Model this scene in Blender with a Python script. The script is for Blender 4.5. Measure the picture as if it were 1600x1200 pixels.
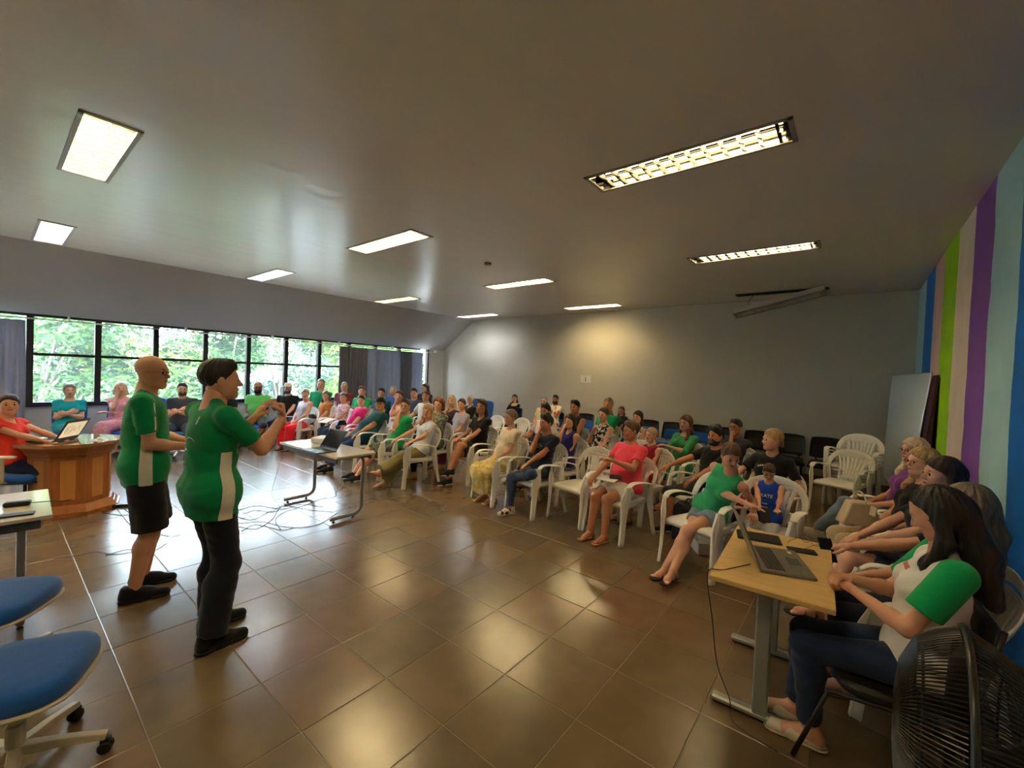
import bpy, bmesh, math, random
import numpy as np
from mathutils import Vector, Matrix, Euler
sc = bpy.context.scene
for _o in list(bpy.data.objects): bpy.data.objects.remove(_o)
C = sc.collection
rnd = random.Random(7)
R = math.radians

# ------------------------------------------------------------------ camera, sky, sun, exposure
CAM_YAW, CAM_PITCH, CAM_ROLL, CAM_F, CAM_H = -0.678586, -0.0217172, 0.0400360, 661.088, 1.75
def cam_axes():
    cy, sy = math.cos(CAM_YAW), math.sin(CAM_YAW); cp, sp = math.cos(CAM_PITCH), math.sin(CAM_PITCH)
    f = Vector((sy*cp, cy*cp, sp)); r = Vector((cy, -sy, 0)); u = r.cross(f)
    cr, sr = math.cos(CAM_ROLL), math.sin(CAM_ROLL)
    return cr*r + sr*u, -sr*r + cr*u, f
AR, AU, AF = cam_axes()
cd = bpy.data.cameras.new('camera'); cam = bpy.data.objects.new('camera', cd); C.objects.link(cam)
cd.sensor_width = 36; cd.lens = 36*CAM_F/1600; cd.clip_start = 0.05; cd.clip_end = 300
M = Matrix.Identity(4)
for i in range(3): M[i][0] = AR[i]; M[i][1] = AU[i]; M[i][2] = -AF[i]
M[2][3] = CAM_H
cam.matrix_world = M
sc.camera = cam
sc.view_settings.view_transform = 'Standard'; sc.view_settings.look = 'None'
sc.view_settings.gamma = 1; sc.view_settings.use_curve_mapping = False
sc.view_settings.exposure = 1.6
SKY_STRENGTH = 15.0
w = bpy.data.worlds.new('sky'); sc.world = w; w.use_nodes = True
wn = w.node_tree; bg = wn.nodes['Background']
tcw = wn.nodes.new('ShaderNodeTexCoord'); sepw = wn.nodes.new('ShaderNodeSeparateXYZ'); rw = wn.nodes.new('ShaderNodeValToRGB')
wn.links.new(tcw.outputs['Generated'], sepw.inputs[0]); wn.links.new(sepw.outputs['Z'], rw.inputs[0])
rw.color_ramp.elements[0].position = 0.0; rw.color_ramp.elements[0].color = (0.86, 0.93, 1.0, 1)
rw.color_ramp.elements[1].position = 0.8; rw.color_ramp.elements[1].color = (0.5, 0.68, 1.0, 1)
wn.links.new(rw.outputs[0], bg.inputs[0]); bg.inputs[1].default_value = SKY_STRENGTH
sl = bpy.data.lights.new('sun', 'SUN'); sun = bpy.data.objects.new('sun', sl); C.objects.link(sun)
sl.energy = 15.0; sl.angle = R(2); sl.color = (1.0, 0.93, 0.78)
sun.rotation_euler = Vector((-0.55, 0.35, -1.1)).to_track_quat('-Z', 'Y').to_euler()
LAMP = 46.0            # emission strength of the fluorescent tubes

def ray(u, v): return AF + AR*((u-800)/CAM_F) - AU*((v-600)/CAM_F)
def onz(u, v, z=0.0):
    d = ray(u, v); t = (z-CAM_H)/d.z
    return Vector((d.x*t, d.y*t, z))
def project(P):
    d = Vector(P)-Vector((0,0,CAM_H)); z = d.dot(AF)
    return 800+CAM_F*d.dot(AR)/z, 600-CAM_F*d.dot(AU)/z, z

# ------------------------------------------------------------------ materials
def S(r, g, b):   # srgb 0..255 to linear
    f = lambda c: (c/255/12.92) if c/255 <= .04045 else ((c/255+.055)/1.055)**2.4
    return (f(r), f(g), f(b), 1)
_mats = {}
def mat(name, col=(.5,.5,.5,1), rough=.6, metal=0., spec=.5, noise=0., nscale=20., bump=0., bscale=60., emis=None, es=0., trans=0., alpha=1., stretch=None, sss=0., sheen=0., ior=1.45, col2=None, rnoise=0., coat=0.):
    if name in _mats: return _mats[name]
    m = bpy.data.materials.new(name); m.use_nodes = True; nt = m.node_tree; b = nt.nodes['Principled BSDF']
    b.inputs['Base Color'].default_value = col; b.inputs['Roughness'].default_value = rough; b.inputs['Metallic'].default_value = metal
    b.inputs['Specular IOR Level'].default_value = spec; b.inputs['IOR'].default_value = ior
    b.inputs['Transmission Weight'].default_value = trans; b.inputs['Alpha'].default_value = alpha
    b.inputs['Coat Weight'].default_value = coat
    if sss: b.inputs['Subsurface Weight'].default_value = sss; b.inputs['Subsurface Radius'].default_value = (.02,.008,.004)
    if sheen: b.inputs['Sheen Weight'].default_value = sheen
    if emis: b.inputs['Emission Color'].default_value = emis; b.inputs['Emission Strength'].default_value = es
    tc = None
    def coords():
        nonlocal tc
        if tc: return tc
        t = nt.nodes.new('ShaderNodeTexCoord'); mp = nt.nodes.new('ShaderNodeMapping'); nt.links.new(t.outputs['Object'], mp.inputs[0])
        if stretch: mp.inputs['Scale'].default_value = stretch
        tc = mp.outputs[0]; return tc
    if noise or col2:
        n = nt.nodes.new('ShaderNodeTexNoise'); n.inputs['Scale'].default_value = nscale; n.inputs['Detail'].default_value = 4
        nt.links.new(coords(), n.inputs['Vector'])
        r = nt.nodes.new('ShaderNodeValToRGB'); r.color_ramp.elements[0].position = .3; r.color_ramp.elements[1].position = .7
        c2 = col2 or tuple(min(1, c*(1+noise)) for c in col[:3])+(1,)
        c1 = col if col2 else tuple(c*(1-noise) for c in col[:3])+(1,)
        r.color_ramp.elements[0].color = c1; r.color_ramp.elements[1].color = c2
        nt.links.new(n.outputs[0], r.inputs[0]); nt.links.new(r.outputs[0], b.inputs['Base Color'])
    if rnoise:
        n2 = nt.nodes.new('ShaderNodeTexNoise'); n2.inputs['Scale'].default_value = nscale*.6; nt.links.new(coords(), n2.inputs['Vector'])
        mr = nt.nodes.new('ShaderNodeMapRange'); mr.inputs[3].default_value = max(.02, rough-rnoise); mr.inputs[4].default_value = rough+rnoise
        nt.links.new(n2.outputs[0], mr.inputs[0]); nt.links.new(mr.outputs[0], b.inputs['Roughness'])
    if bump:
        n = nt.nodes.new('ShaderNodeTexNoise'); n.inputs['Scale'].default_value = bscale; n.inputs['Detail'].default_value = 3
        nt.links.new(coords(), n.inputs['Vector'])
        bp = nt.nodes.new('ShaderNodeBump'); bp.inputs['Strength'].default_value = bump; bp.inputs['Distance'].default_value = .01
        nt.links.new(n.outputs[0], bp.inputs['Height']); nt.links.new(bp.outputs[0], b.inputs['Normal'])
    _mats[name] = m
    return m

# ------------------------------------------------------------------ mesh helpers
def link(name, me, material=None, parent=None, loc=None, rot=None, smooth=False, kind=None):
    o = bpy.data.objects.new(name, me); C.objects.link(o)
    if material is not None:
        for mm in (material if isinstance(material, (list, tuple)) else [material]):
            if not me.materials or len(me.materials) < (len(material) if isinstance(material, (list, tuple)) else 1): me.materials.append(mm)
    if parent: o.parent = parent
    if loc is not None: o.location = loc
    if rot is not None: o.rotation_euler = rot
    if smooth: me.polygons.foreach_set('use_smooth', [True]*len(me.polygons))
    if kind: o['kind'] = kind
    return o
def mesh_py(name, v, f, smooth=False):
    me = bpy.data.meshes.new(name); me.from_pydata([tuple(x) for x in v], [], f); me.update()
    if smooth: me.polygons.foreach_set('use_smooth', [True]*len(me.polygons))
    return me
def tag(o, label, cat, group=None):
    o['label'] = label; o['category'] = cat
    if group: o['group'] = group
    return o
def thing(name, label, cat, loc=(0,0,0), rotz=0., group=None):
    o = bpy.data.objects.new(name, None); C.objects.link(o); o.location = loc; o.rotation_euler = (0,0,rotz)
    o.empty_display_size = .1
    return tag(o, label, cat, group)
def dup(root, loc=None, rotz=None, label=None, group=None):
    r = root.copy(); C.objects.link(r)
    if loc is not None: r.location = loc
    if rotz is not None: r.rotation_euler = (0,0,rotz)
    if label: r['label'] = label
    if group: r['group'] = group
    for ch in list(root.children):
        c = ch.copy(); C.objects.link(c); c.parent = r
        for g in list(ch.children):
            d = g.copy(); C.objects.link(d); d.parent = c
    return r

class MB:
    """collects boxes, tubes and sheets into ONE mesh"""
    def __init__(s): s.v = []; s.f = []; s.m = []; s.cur = 0
    def add(s, vs, fs):
        n = len(s.v); s.v += [tuple(x) for x in vs]; s.f += [tuple(i+n for i in q) for q in fs]; s.m += [s.cur]*len(fs)
    def box(s, c, d, rot=None, bev=0.):
        hx, hy, hz = d[0]/2, d[1]/2, d[2]/2
        if bev <= 0:
            vs = [Vector((x*hx,y*hy,z*hz)) for z in (-1,1) for y in (-1,1) for x in (-1,1)]
            fs = [(0,2,3,1),(4,5,7,6),(0,1,5,4),(2,6,7,3),(0,4,6,2),(1,3,7,5)]
        else:
            b = min(bev, hx*.99, hy*.99, hz*.99); vs = []; ring = []
            for (z, ins) in ((-hz, b), (-hz+b, 0), (hz-b, 0), (hz, b)):
                x, y = hx-ins, hy-ins; c0 = b if ins == 0 else b*.3
                ring.append([Vector(p) for p in ((x-c0,-y,z),(x,-y+c0,z),(x,y-c0,z),(x-c0,y,z),(-x+c0,y,z),(-x,y-c0,z),(-x,-y+c0,z),(-x+c0,-y,z))])
            for rr in ring: vs += rr
            fs = []
            for k in range(3):
                for i in range(8):
                    j = (i+1) % 8; fs.append((k*8+i, k*8+j, k*8+8+j, k*8+8+i))
            fs.append(tuple(range(7,-1,-1))); fs.append(tuple(24+i for i in range(8)))
        if rot is not None:
            Rm = rot if isinstance(rot, Matrix) else Euler(rot).to_matrix()
            vs = [Rm @ v for v in vs]
        cc = Vector(c); s.add([v+cc for v in vs], fs); return s
    def sweep(s, path, prof, closed=False, cap=True, up=None):
        """prof: function(i,t)->list of (a,b) offsets, or a constant list; a along side, b along 'up'-ish normal"""
        P = [Vector(p) for p in path]; n = len(P); rings = []
        upv = Vector(up) if up else None; prev = None
        for i in range(n):
            if closed: T = (P[(i+1) % n]-P[i-1])
            else: T = P[min(i+1, n-1)]-P[max(i-1, 0)]
            if T.length < 1e-9: T = Vector((0,0,1))
            T.normalize()
            if upv is not None: U = upv - T*upv.dot(T)
            elif prev is None:
                a = Vector((0,0,1)) if abs(T.z) < .9 else Vector((1,0,0)); U = a - T*a.dot(T)
            else: U = prev - T*prev.dot(T)
            if U.length < 1e-6: U = prev if prev is not None else Vector((1,0,0))
            U.normalize(); prev = U; Sd = T.cross(U)
            pr = prof(i, i/(n-1)) if callable(prof) else prof
            rings.append([P[i]+Sd*a+U*b for a, b in pr])
        k = len(rings[0]); vs = [v for r in rings for v in r]; fs = []
        for i in range(n if closed else n-1):
            i2 = (i+1) % n
            for j in range(k):
                j2 = (j+1) % k; fs.append((i*k+j, i*k+j2, i2*k+j2, i2*k+j))
        if cap and not closed:
            fs.append(tuple(range(k-1,-1,-1))); fs.append(tuple((n-1)*k+j for j in range(k)))
        s.add(vs, fs); return s
    def tube(s, path, r, seg=8, closed=False, up=None):
        if callable(r): pf = lambda i, t: [(r(t)*math.cos(2*math.pi*j/seg), r(t)*math.sin(2*math.pi*j/seg)) for j in range(seg)]
        else: pf = [(r*math.cos(2*math.pi*j/seg), r*math.sin(2*math.pi*j/seg)) for j in range(seg)]
        return s.sweep(path, pf, closed, True, up)
    def lathe(s, prof, c=(0,0,0), seg=24, axis=None):
        vs = []; fs = []; n = len(prof); cc = Vector(c)
        q = Vector(axis).to_track_quat('Z','Y') if axis is not None else None
        for r, z in prof:
            for j in range(seg):
                a = 2*math.pi*j/seg; p = Vector((r*math.cos(a), r*math.sin(a), z))
                if q: p = q @ p
                vs.append(p+cc)
        for i in range(n-1):
            for j in range(seg):
                j2 = (j+1) % seg; fs.append((i*seg+j, i*seg+j2, (i+1)*seg+j2, (i+1)*seg+j))
        if prof[0][0] > 1e-6: fs.append(tuple(range(seg-1,-1,-1)))
        if prof[-1][0] > 1e-6: fs.append(tuple((n-1)*seg+j for j in range(seg)))
        s.add(vs, fs); return s
    def poly(s, pts, thick, nrm=(0,0,1)):
        """extrude a planar polygon"""
        N = Vector(nrm).normalized()*thick; n = len(pts); P = [Vector(p) for p in pts]
        s.add(P+[p+N for p in P], [tuple(range(n-1,-1,-1)), tuple(range(n,2*n))]+[(i,(i+1)%n,n+(i+1)%n,n+i) for i in range(n)]); return s
    def me(s, name='mesh', smooth=False, bev=0):
        m = bpy.data.meshes.new(name); m.from_pydata(s.v, [], s.f); m.update()
        if any(s.m): m.polygons.foreach_set('material_index', s.m)
        if smooth: m.polygons.foreach_set('use_smooth', [True]*len(m.polygons))
        return m
    def build(s, name, material, parent=None, smooth=False, loc=None, rot=None, kind=None, bev=0.):
        o = link(name, s.me(name, smooth), material, parent, loc, rot, kind=kind)
        if bev:
            md = o.modifiers.new('bevel', 'BEVEL'); md.width = bev; md.segments = 2; md.limit_method = 'ANGLE'; md.angle_limit = R(40)
        return o
def arc(c, r, a0, a1, n, ax=(1,0,0), ay=(0,0,1)):
    c, ax, ay = Vector(c), Vector(ax), Vector(ay)
    return [c+ax*(r*math.cos(a0+(a1-a0)*i/n))+ay*(r*math.sin(a0+(a1-a0)*i/n)) for i in range(n+1)]
def catmull(pts, n=6):
    P = [Vector(p) for p in pts]; P = [P[0]*2-P[1]]+P+[P[-1]*2-P[-2]]; out = []
    for i in range(1, len(P)-2):
        for k in range(n):
            t = k/n; a, b, c, d = P[i-1], P[i], P[i+1], P[i+2]
            out.append(.5*((2*b)+(c-a)*t+(2*a-5*b+4*c-d)*t*t+(3*b-a-3*c+d)*t**3))
    out.append(P[-2]); return out
# ------------------------------------------------------------------ the room
XW, XR, YB, YF, ZC = -11.0, 0.80, 9.85, -3.6, 3.46      # window wall, striped wall, back wall, wall behind the camera, ceiling
XFOLD, ZHEAD, ZSILL = -9.62, 2.47, 0.88
TS, TOX, TOY = 0.47623, -1.50640, 1.91003               # floor tile pitch and a joint crossing
def structure(o): o['kind'] = 'structure'; return o

def mat_floor(name, c1, c2):
    m = mat(name, c1, rough=.235, spec=.7, col2=c2, nscale=2.2)
    for nd in m.node_tree.nodes:
        if nd.type == 'VALTORGB': nd.color_ramp.elements[0].position = .15; nd.color_ramp.elements[1].position = .85
    nt = m.node_tree; b = nt.nodes['Principled BSDF']
    rgb = b.inputs['Base Color'].links[0].from_socket
    oi = nt.nodes.new('ShaderNodeObjectInfo'); hs = nt.nodes.new('ShaderNodeHueSaturation')
    # fine speckle and slow cloudy wear from world coordinates
    ge = nt.nodes.new('ShaderNodeNewGeometry'); n = nt.nodes.new('ShaderNodeTexNoise'); n.inputs['Scale'].default_value = 5.; n.inputs['Detail'].default_value = 2
    nt.links.new(ge.outputs['Position'], n.inputs['Vector'])
    mr = nt.nodes.new('ShaderNodeMapRange'); mr.inputs[3].default_value = .72; mr.inputs[4].default_value = 1.25; nt.links.new(n.outputs[0], mr.inputs[0])
    nt.links.new(mr.outputs[0], hs.inputs['Value']); nt.links.new(rgb, hs.inputs['Color']); nt.links.new(hs.outputs[0], b.inputs['Base Color'])
    return m
TILEM = [mat_floor('polished_stone_brown', S(104,84,60), S(114,94,68)), mat_floor('polished_stone_olive', S(98,83,60), S(108,93,70)),
         mat_floor('polished_stone_rust', S(108,84,60), S(116,90,66)), mat_floor('polished_stone_grey_brown', S(94,79,58), S(104,89,67))]
grout = mat('pale_grout', S(126,110,88), rough=.55, noise=.15, nscale=6)
fl = MB(); fl.box(((XW+XR)/2, (YB+YF)/2, -.05), (XR-XW+.4, YB-YF+.4, .094))
floor = structure(fl.build('floor', grout))
tile_me = []
def tile_mesh(sx, sy):
    g = .0022; b = .0025; h = .003
    def ring(i, z): x, y = sx/2-g-i, sy/2-g-i; return [(-x,-y,z),(x,-y,z),(x,y,z),(-x,y,z)]
    v = ring(0,-.006)+ring(0,-b+.0005)+ring(b,0)
    f = [(8,9,10,11)]
    for k in (0,4):
        for i in range(4): f.append((k+i,k+(i+1)%4,k+4+(i+1)%4,k+4+i))
    return v, f
cells = []
i0 = math.floor((XW-TOX)/TS); i1 = math.ceil((XR-TOX)/TS); j0 = math.floor((YF-TOY)/TS); j1 = math.ceil((YB-TOY)/TS)
for i in range(i0, i1):
    for j in range(j0, j1):
        xa, xb = max(XW, TOX+i*TS), min(XR, TOX+(i+1)*TS); ya, yb = max(YF, TOY+j*TS), min(YB, TOY+(j+1)*TS)
        if xb-xa < .03 or yb-ya < .03: continue
        px = []
        for P in ((xa,ya),(xb,ya),(xb,yb),(xa,yb)):
            u, v_, z = project((P[0],P[1],0)); px.append((u, v_, z))
        area = 0
        if all(q[2] > .2 for q in px):
            if max(q[0] for q in px) > 0 and min(q[0] for q in px) < 1600 and min(q[1] for q in px) < 1200:
                area = abs(sum(px[k][0]*px[(k+1)%4][1]-px[(k+1)%4][0]*px[k][1] for k in range(4)))/2
        elif any(q[2] > .2 for q in px): area = 3000
        cells.append((area, xa, xb, ya, yb, i, j))
cells.sort(key=lambda c: -c[0])
rt = random.Random(11); base_me = {}
v, f = tile_mesh(TS, TS)
for k in range(4):
    me = mesh_py('tile', v, f); me.materials.append(TILEM[k]); base_me[k] = me
rest = MB()
picks = [0,0,0,1,1,3,0,2,1,0,3]
for n, (area, xa, xb, ya, yb, i, j) in enumerate(cells):
    k = picks[rt.randrange(len(picks))]; zz = -rt.random()*.0008
    c = ((xa+xb)/2, (ya+yb)/2, zz); tilt = (rt.gauss(0,.0012), rt.gauss(0,.0012), rt.choice((0, math.pi/2, math.pi)) if xb-xa > TS-.01 and yb-ya > TS-.01 else 0)
    if n < 296 and area > 0:
        if xb-xa > TS-.01 and yb-ya > TS-.01: me = base_me[k]
        else:
            vv, ff = tile_mesh(xb-xa, yb-ya); me = mesh_py('tile', vv, ff); me.materials.append(TILEM[k])
        link('tile', me, None, floor, c, tilt)
    else:
        vv, ff = tile_mesh(xb-xa, yb-ya); rest.cur = k
        rest.add([(p[0]+c[0], p[1]+c[1], p[2]+c[2]) for p in vv], ff)
rest.build('tile', TILEM, floor, kind='stuff')

# walls
m_wall = mat('grey_wall_paint', S(196,192,180), rough=.62, spec=.3, noise=.03, nscale=1.5, bump=.12, bscale=140)
m_soff = mat('grey_soffit_paint', S(178,176,171), rough=.5, spec=.4, noise=.02, nscale=2, bump=.05, bscale=60)
m_low = mat('sill_wall_paint', S(170,170,158), rough=.6, bump=.1, bscale=120)
b = MB(); b.box(((XW+XR)/2, YB+.1, ZC/2), (XR-XW+.4, .2, ZC+.3)); wall_back = structure(b.build('wall_back', m_wall))
b = MB(); b.box(((XW+XR)/2, YF-.1, ZC/2), (XR-XW+.4, .2, ZC+.3)); structure(b.build('wall_front', m_wall))
# striped right wall: painted vertical bands, wavy hand-painted edges
def mat_stripes():
    m = bpy.data.materials.new('painted_stripes'); m.use_nodes = True; nt = m.node_tree; b = nt.nodes['Principled BSDF']
    ge = nt.nodes.new('ShaderNodeNewGeometry'); sep = nt.nodes.new('ShaderNodeSeparateXYZ'); nt.links.new(ge.outputs['Position'], sep.inputs[0])
    n = nt.nodes.new('ShaderNodeTexNoise'); n.inputs['Scale'].default_value = 1.5; n.inputs['Detail'].default_value = 5
    cmb = nt.nodes.new('ShaderNodeCombineXYZ'); nt.links.new(sep.outputs['Z'], cmb.inputs[2]); 
    sn = nt.nodes.new('ShaderNodeMath'); sn.operation = 'MULTIPLY'; sn.inputs[1].default_value = .5; nt.links.new(sep.outputs['Y'], sn.inputs[0]); nt.links.new(sn.outputs[0], cmb.inputs[1])
    nt.links.new(cmb.outputs[0], n.inputs['Vector'])
    ma = nt.nodes.new('ShaderNodeMath'); ma.operation = 'MULTIPLY_ADD'; ma.inputs[1].default_value = .22; nt.links.new(n.outputs[0], ma.inputs[0]); nt.links.new(sep.outputs['Y'], ma.inputs[2])
    mr = nt.nodes.new('ShaderNodeMapRange'); mr.inputs[1].default_value = -3.6+.11; mr.inputs[2].default_value = 9.96; nt.links.new(ma.outputs[0], mr.inputs[0])
    cr = nt.nodes.new('ShaderNodeValToRGB'); cr.color_ramp.interpolation = 'CONSTANT'; nt.links.new(mr.outputs[0], cr.inputs[0])
    y = lambda v: (v+3.6)/13.45
    blue, aqua, purple, cream, green, pink = S(8,116,214), S(176,218,226), S(134,78,176), S(232,212,196), S(156,212,12), S(232,184,176)
    stops = [(0,purple),(y(-1.2),green),(y(.2),aqua),(y(1.6),pink),(y(2.6),blue),(y(4.15),aqua),(y(4.86),purple),(y(5.64),cream),(y(6.4),green),(y(7.25),pink),(y(8.05),blue),(y(8.94),aqua)]
    e = cr.color_ramp.elements
    e[0].position = 0; e[0].color = stops[0][1]; e[1].position = stops[1][0]; e[1].color = stops[1][1]
    for p_, c_ in stops[2:]:
        q = e.new(p_); q.color = c_
    n2 = nt.nodes.new('ShaderNodeTexNoise'); n2.inputs['Scale'].default_value = 3.; n2.inputs['Detail'].default_value = 6; nt.links.new(ge.outputs['Position'], n2.inputs['Vector'])
    mr2 = nt.nodes.new('ShaderNodeMapRange'); mr2.inputs[3].default_value = .8; mr2.inputs[4].default_value = 1.15; nt.links.new(n2.outputs[0], mr2.inputs[0])
    hs = nt.nodes.new('ShaderNodeHueSaturation'); nt.links.new(mr2.outputs[0], hs.inputs['Value']); nt.links.new(cr.outputs[0], hs.inputs['Color'])
    nt.links.new(hs.outputs[0], b.inputs['Base Color']); b.inputs['Roughness'].default_value = .55; b.inputs['Specular IOR Level'].default_value = .35
    n3 = nt.nodes.new('ShaderNodeTexNoise'); n3.inputs['Scale'].default_value = 90; n3.inputs['Detail'].default_value = 4; nt.links.new(ge.outputs['Position'], n3.inputs['Vector'])
    bp = nt.nodes.new('ShaderNodeBump'); bp.inputs['Strength'].default_value = .35; bp.inputs['Distance'].default_value = .01; nt.links.new(n3.outputs[0], bp.inputs['Height']); nt.links.new(bp.outputs[0], b.inputs['Normal'])
    return m
b = MB(); b.box((XR+.1, (YB+YF)/2, ZC/2), (.2, YB-YF+.4, ZC+.3)); structure(b.build('wall_right', mat_stripes()))
# window wall: low wall, head, piers at both ends
b = MB(); b.box((XW-.1, (YB+YF)/2, ZSILL/2), (.2, YB-YF+.4, ZSILL)); structure(b.build('wall_left', m_low))
b = MB(); b.box((XW-.1, (YB+YF)/2, (ZHEAD+ZC)/2+.1), (.2, YB-YF+.4, ZC-ZHEAD+.2)); b.build('wall_head', m_soff, None, kind='structure').name = 'wall_left_head'
b = MB(); b.box((XW-.1, 9.52, (ZHEAD+ZSILL)/2), (.2, .66, ZHEAD-ZSILL)); b.build('wall_left_pier', m_wall, kind='structure')
# ceiling with openings for the recessed lights
LX = [(-9.48,-8.03),(-5.66,-4.25),(-1.88,-.36)]; LX = [(-9.5,-8.05),(-5.7,-4.25),(-1.85,-.4)]
LY = [-2.3, .55, 3.36, 6.24, 9.12]; LWD = .3
m_ceil = mat('satin_grey_ceiling_paint', S(214,205,190), rough=.27, spec=.5, noise=.03, nscale=.6, bump=.0)
_nt = m_ceil.node_tree; _ge = _nt.nodes.new('ShaderNodeNewGeometry')
_mp = _nt.nodes.new('ShaderNodeMapping'); _mp.inputs['Scale'].default_value = (3.2,1.1,1); _nt.links.new(_ge.outputs['Position'], _mp.inputs[0])
_n = _nt.nodes.new('ShaderNodeTexNoise'); _n.inputs['Scale'].default_value = 1.2; _n.inputs['Detail'].default_value = 4; _nt.links.new(_mp.outputs[0], _n.inputs['Vector'])
_bp = _nt.nodes.new('ShaderNodeBump'); _bp.inputs['Strength'].default_value = .16; _bp.inputs['Distance'].default_value = .05; _nt.links.new(_n.outputs[0], _bp.inputs['Height']); _nt.links.new(_bp.outputs[0], _nt.nodes['Principled BSDF'].inputs['Normal'])
xs = sorted([XFOLD, XR+.05]+[q for a in LX for q in a]); ys = sorted([YF-.05, YB+.05]+[y+s*LWD/2 for y in LY for s in (-1,1)])
b = MB()
for i in range(len(xs)-1):
    for j in range(len(ys)-1):
        cx, cy = (xs[i]+xs[i+1])/2, (ys[j]+ys[j+1])/2
        if any(a[0] < cx < a[1] for a in LX) and any(abs(cy-y) < LWD/2 for y in LY): continue
        b.add([(xs[i],ys[j],ZC),(xs[i+1],ys[j],ZC),(xs[i+1],ys[j+1],ZC),(xs[i],ys[j+1],ZC)], [(3,2,1,0)])
bm = bmesh.new(); me = b.me('ceiling'); bm.from_mesh(me); bmesh.ops.remove_doubles(bm, verts=bm.verts, dist=1e-4); bm.to_mesh(me); bm.free()
ceiling = structure(link('ceiling', me, m_ceil))
b = MB(); b.poly([(XFOLD,YF-.1,ZC),(XW+.0,YF-.1,ZHEAD),(XW+.0,YB+.05,ZHEAD),(XFOLD,YB+.05,ZC)][::-1], .05, (-.6,0,.8)); b.build('ceiling_slope', m_soff, kind='structure')
b = MB(); b.box(((XW+XR)/2, (YB+YF)/2, ZC+.42), (XR-XW+1.2, YB-YF+1.2, .1)); b.build('roof_slab', mat('concrete', S(120,120,118), rough=.8, noise=.1, nscale=3), kind='structure').name = 'ceiling_slab'
# back cove side closing (roof void edges)
b = MB()
for (cx, cy, dx, dy) in ((XW-.15, (YB+YF)/2, .1, YB-YF+.6), (XR+.25, (YB+YF)/2, .1, YB-YF+.6)): b.box((cx, cy, ZC+.2), (dx, dy, .55))
for cy in (YF-.2, YB+.2): b.box(((XW+XR)/2, cy, ZC+.2), (XR-XW+.6, .1, .55))
b.build('trim_1', m_soff, kind='structure')

# windows
m_frame = mat('dark_brown_window_frame', S(34,27,26), rough=.4, spec=.4)
m_glass = bpy.data.materials.new('window_glass'); m_glass.use_nodes = True
_nt = m_glass.node_tree; _nt.nodes.remove(_nt.nodes['Principled BSDF']); _tr = _nt.nodes.new('ShaderNodeBsdfTransparent'); _tr.inputs[0].default_value = (.93,.97,.96,1)
_gl = _nt.nodes.new('ShaderNodeBsdfGlossy'); _gl.inputs['Roughness'].default_value = .02; _fr = _nt.nodes.new('ShaderNodeFresnel'); _fr.inputs[0].default_value = 1.45
_mx = _nt.nodes.new('ShaderNodeMixShader'); _nt.links.new(_fr.outputs[0], _mx.inputs[0]); _nt.links.new(_tr.outputs[0], _mx.inputs[1]); _nt.links.new(_gl.outputs[0], _mx.inputs[2])
_tl = _nt.nodes.new('ShaderNodeBsdfTranslucent'); _tl.inputs[0].default_value = (.85,.92,1,1); _m2 = _nt.nodes.new('ShaderNodeMixShader'); _m2.inputs[0].default_value = .012
_nt.links.new(_mx.outputs[0], _m2.inputs[1]); _nt.links.new(_tl.outputs[0], _m2.inputs[2]); _nt.links.new(_m2.outputs[0], _nt.nodes['Material Output'].inputs[0])
MUL = [.45+.843*k for k in range(-5, 11)]
ZR = 1.78; k = 0
for n in range(len(MUL)-1):
    ya, yb = MUL[n], MUL[n+1]
    if yb > 9.2: yb = 9.19
    root = MB()
    pw = .085
    root.box((XW-.06, ya+pw/2-.0425, (ZSILL+ZHEAD)/2), (.12, pw, ZHEAD-ZSILL))
    root.box((XW-.06, (ya+yb)/2, ZSILL+.03), (.11, yb-ya-pw, .06)); root.box((XW-.06, (ya+yb)/2, ZHEAD-.02), (.11, yb-ya-pw, .04))
    root.box((XW-.06, (ya+yb)/2, ZR), (.07, yb-ya-pw, .045))
    o = root.build('window_%d' % (n+1), m_frame, kind='structure')
    for (za, zb) in ((ZSILL+.06, ZR-.022), (ZR+.022, ZHEAD-.04)):
        q = MB(); q.box((XW-.07, (ya+yb)/2, (za+zb)/2), (.006, yb-ya-pw, zb-za)); q.build('pane', m_glass, o)
b = MB(); b.box((XW-.06, 9.17, (ZSILL+ZHEAD)/2), (.12, .06, ZHEAD-ZSILL)); b.build('window_frame_end', m_frame, kind='structure').name = 'trim_2'
b = MB(); b.box((XW+.01, (YF+9.19)/2, ZSILL+.005), (.06, 9.19-YF, .03), bev=.006); b.build('trim_3', m_frame, kind='structure')
# wall part beyond first mullion toward the front
b = MB(); b.box((XW-.1, (YF+MUL[0])/2-.1, (ZHEAD+ZSILL)/2), (.2, MUL[0]-YF+.2-.04, ZHEAD-ZSILL)); b.build('wall_left_front', m_wall, kind='structure')
# curtain rail
rail = MB(); rail.tube([(XW+.12, YF+.1, ZHEAD-.09), (XW+.12, YB-.5, ZHEAD-.09)], .011, 8)
ro = rail.build('curtain_rail', mat('white_rail', S(215,215,218), rough=.35)); tag(ro, 'thin white curtain rail running along the top of the windows', 'rail')
for y in [-2.5+1.7*i for i in range(8)]:
    q = MB(); q.box((XW+.07, y, ZHEAD-.05), (.14, .02, .09)); q.build('bracket', _mats['white_rail'], ro)
# baseboards
m_base = mat('stone_baseboard', S(92,74,54), rough=.4)
b = MB(); b.box(((XW+XR)/2, YB-.008, .04), (XR-XW, .016, .08)); b.build('baseboard_back', m_base, kind='structure')
b = MB(); b.box((XR-.008, (YB+YF)/2, .04), (.016, YB-YF, .08)); b.build('baseboard_right', m_base, kind='structure')
b = MB(); b.box((XW+.008, (YB+YF)/2, .04), (.016, YB-YF, .08)); b.build('baseboard_left', m_base, kind='structure')

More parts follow.
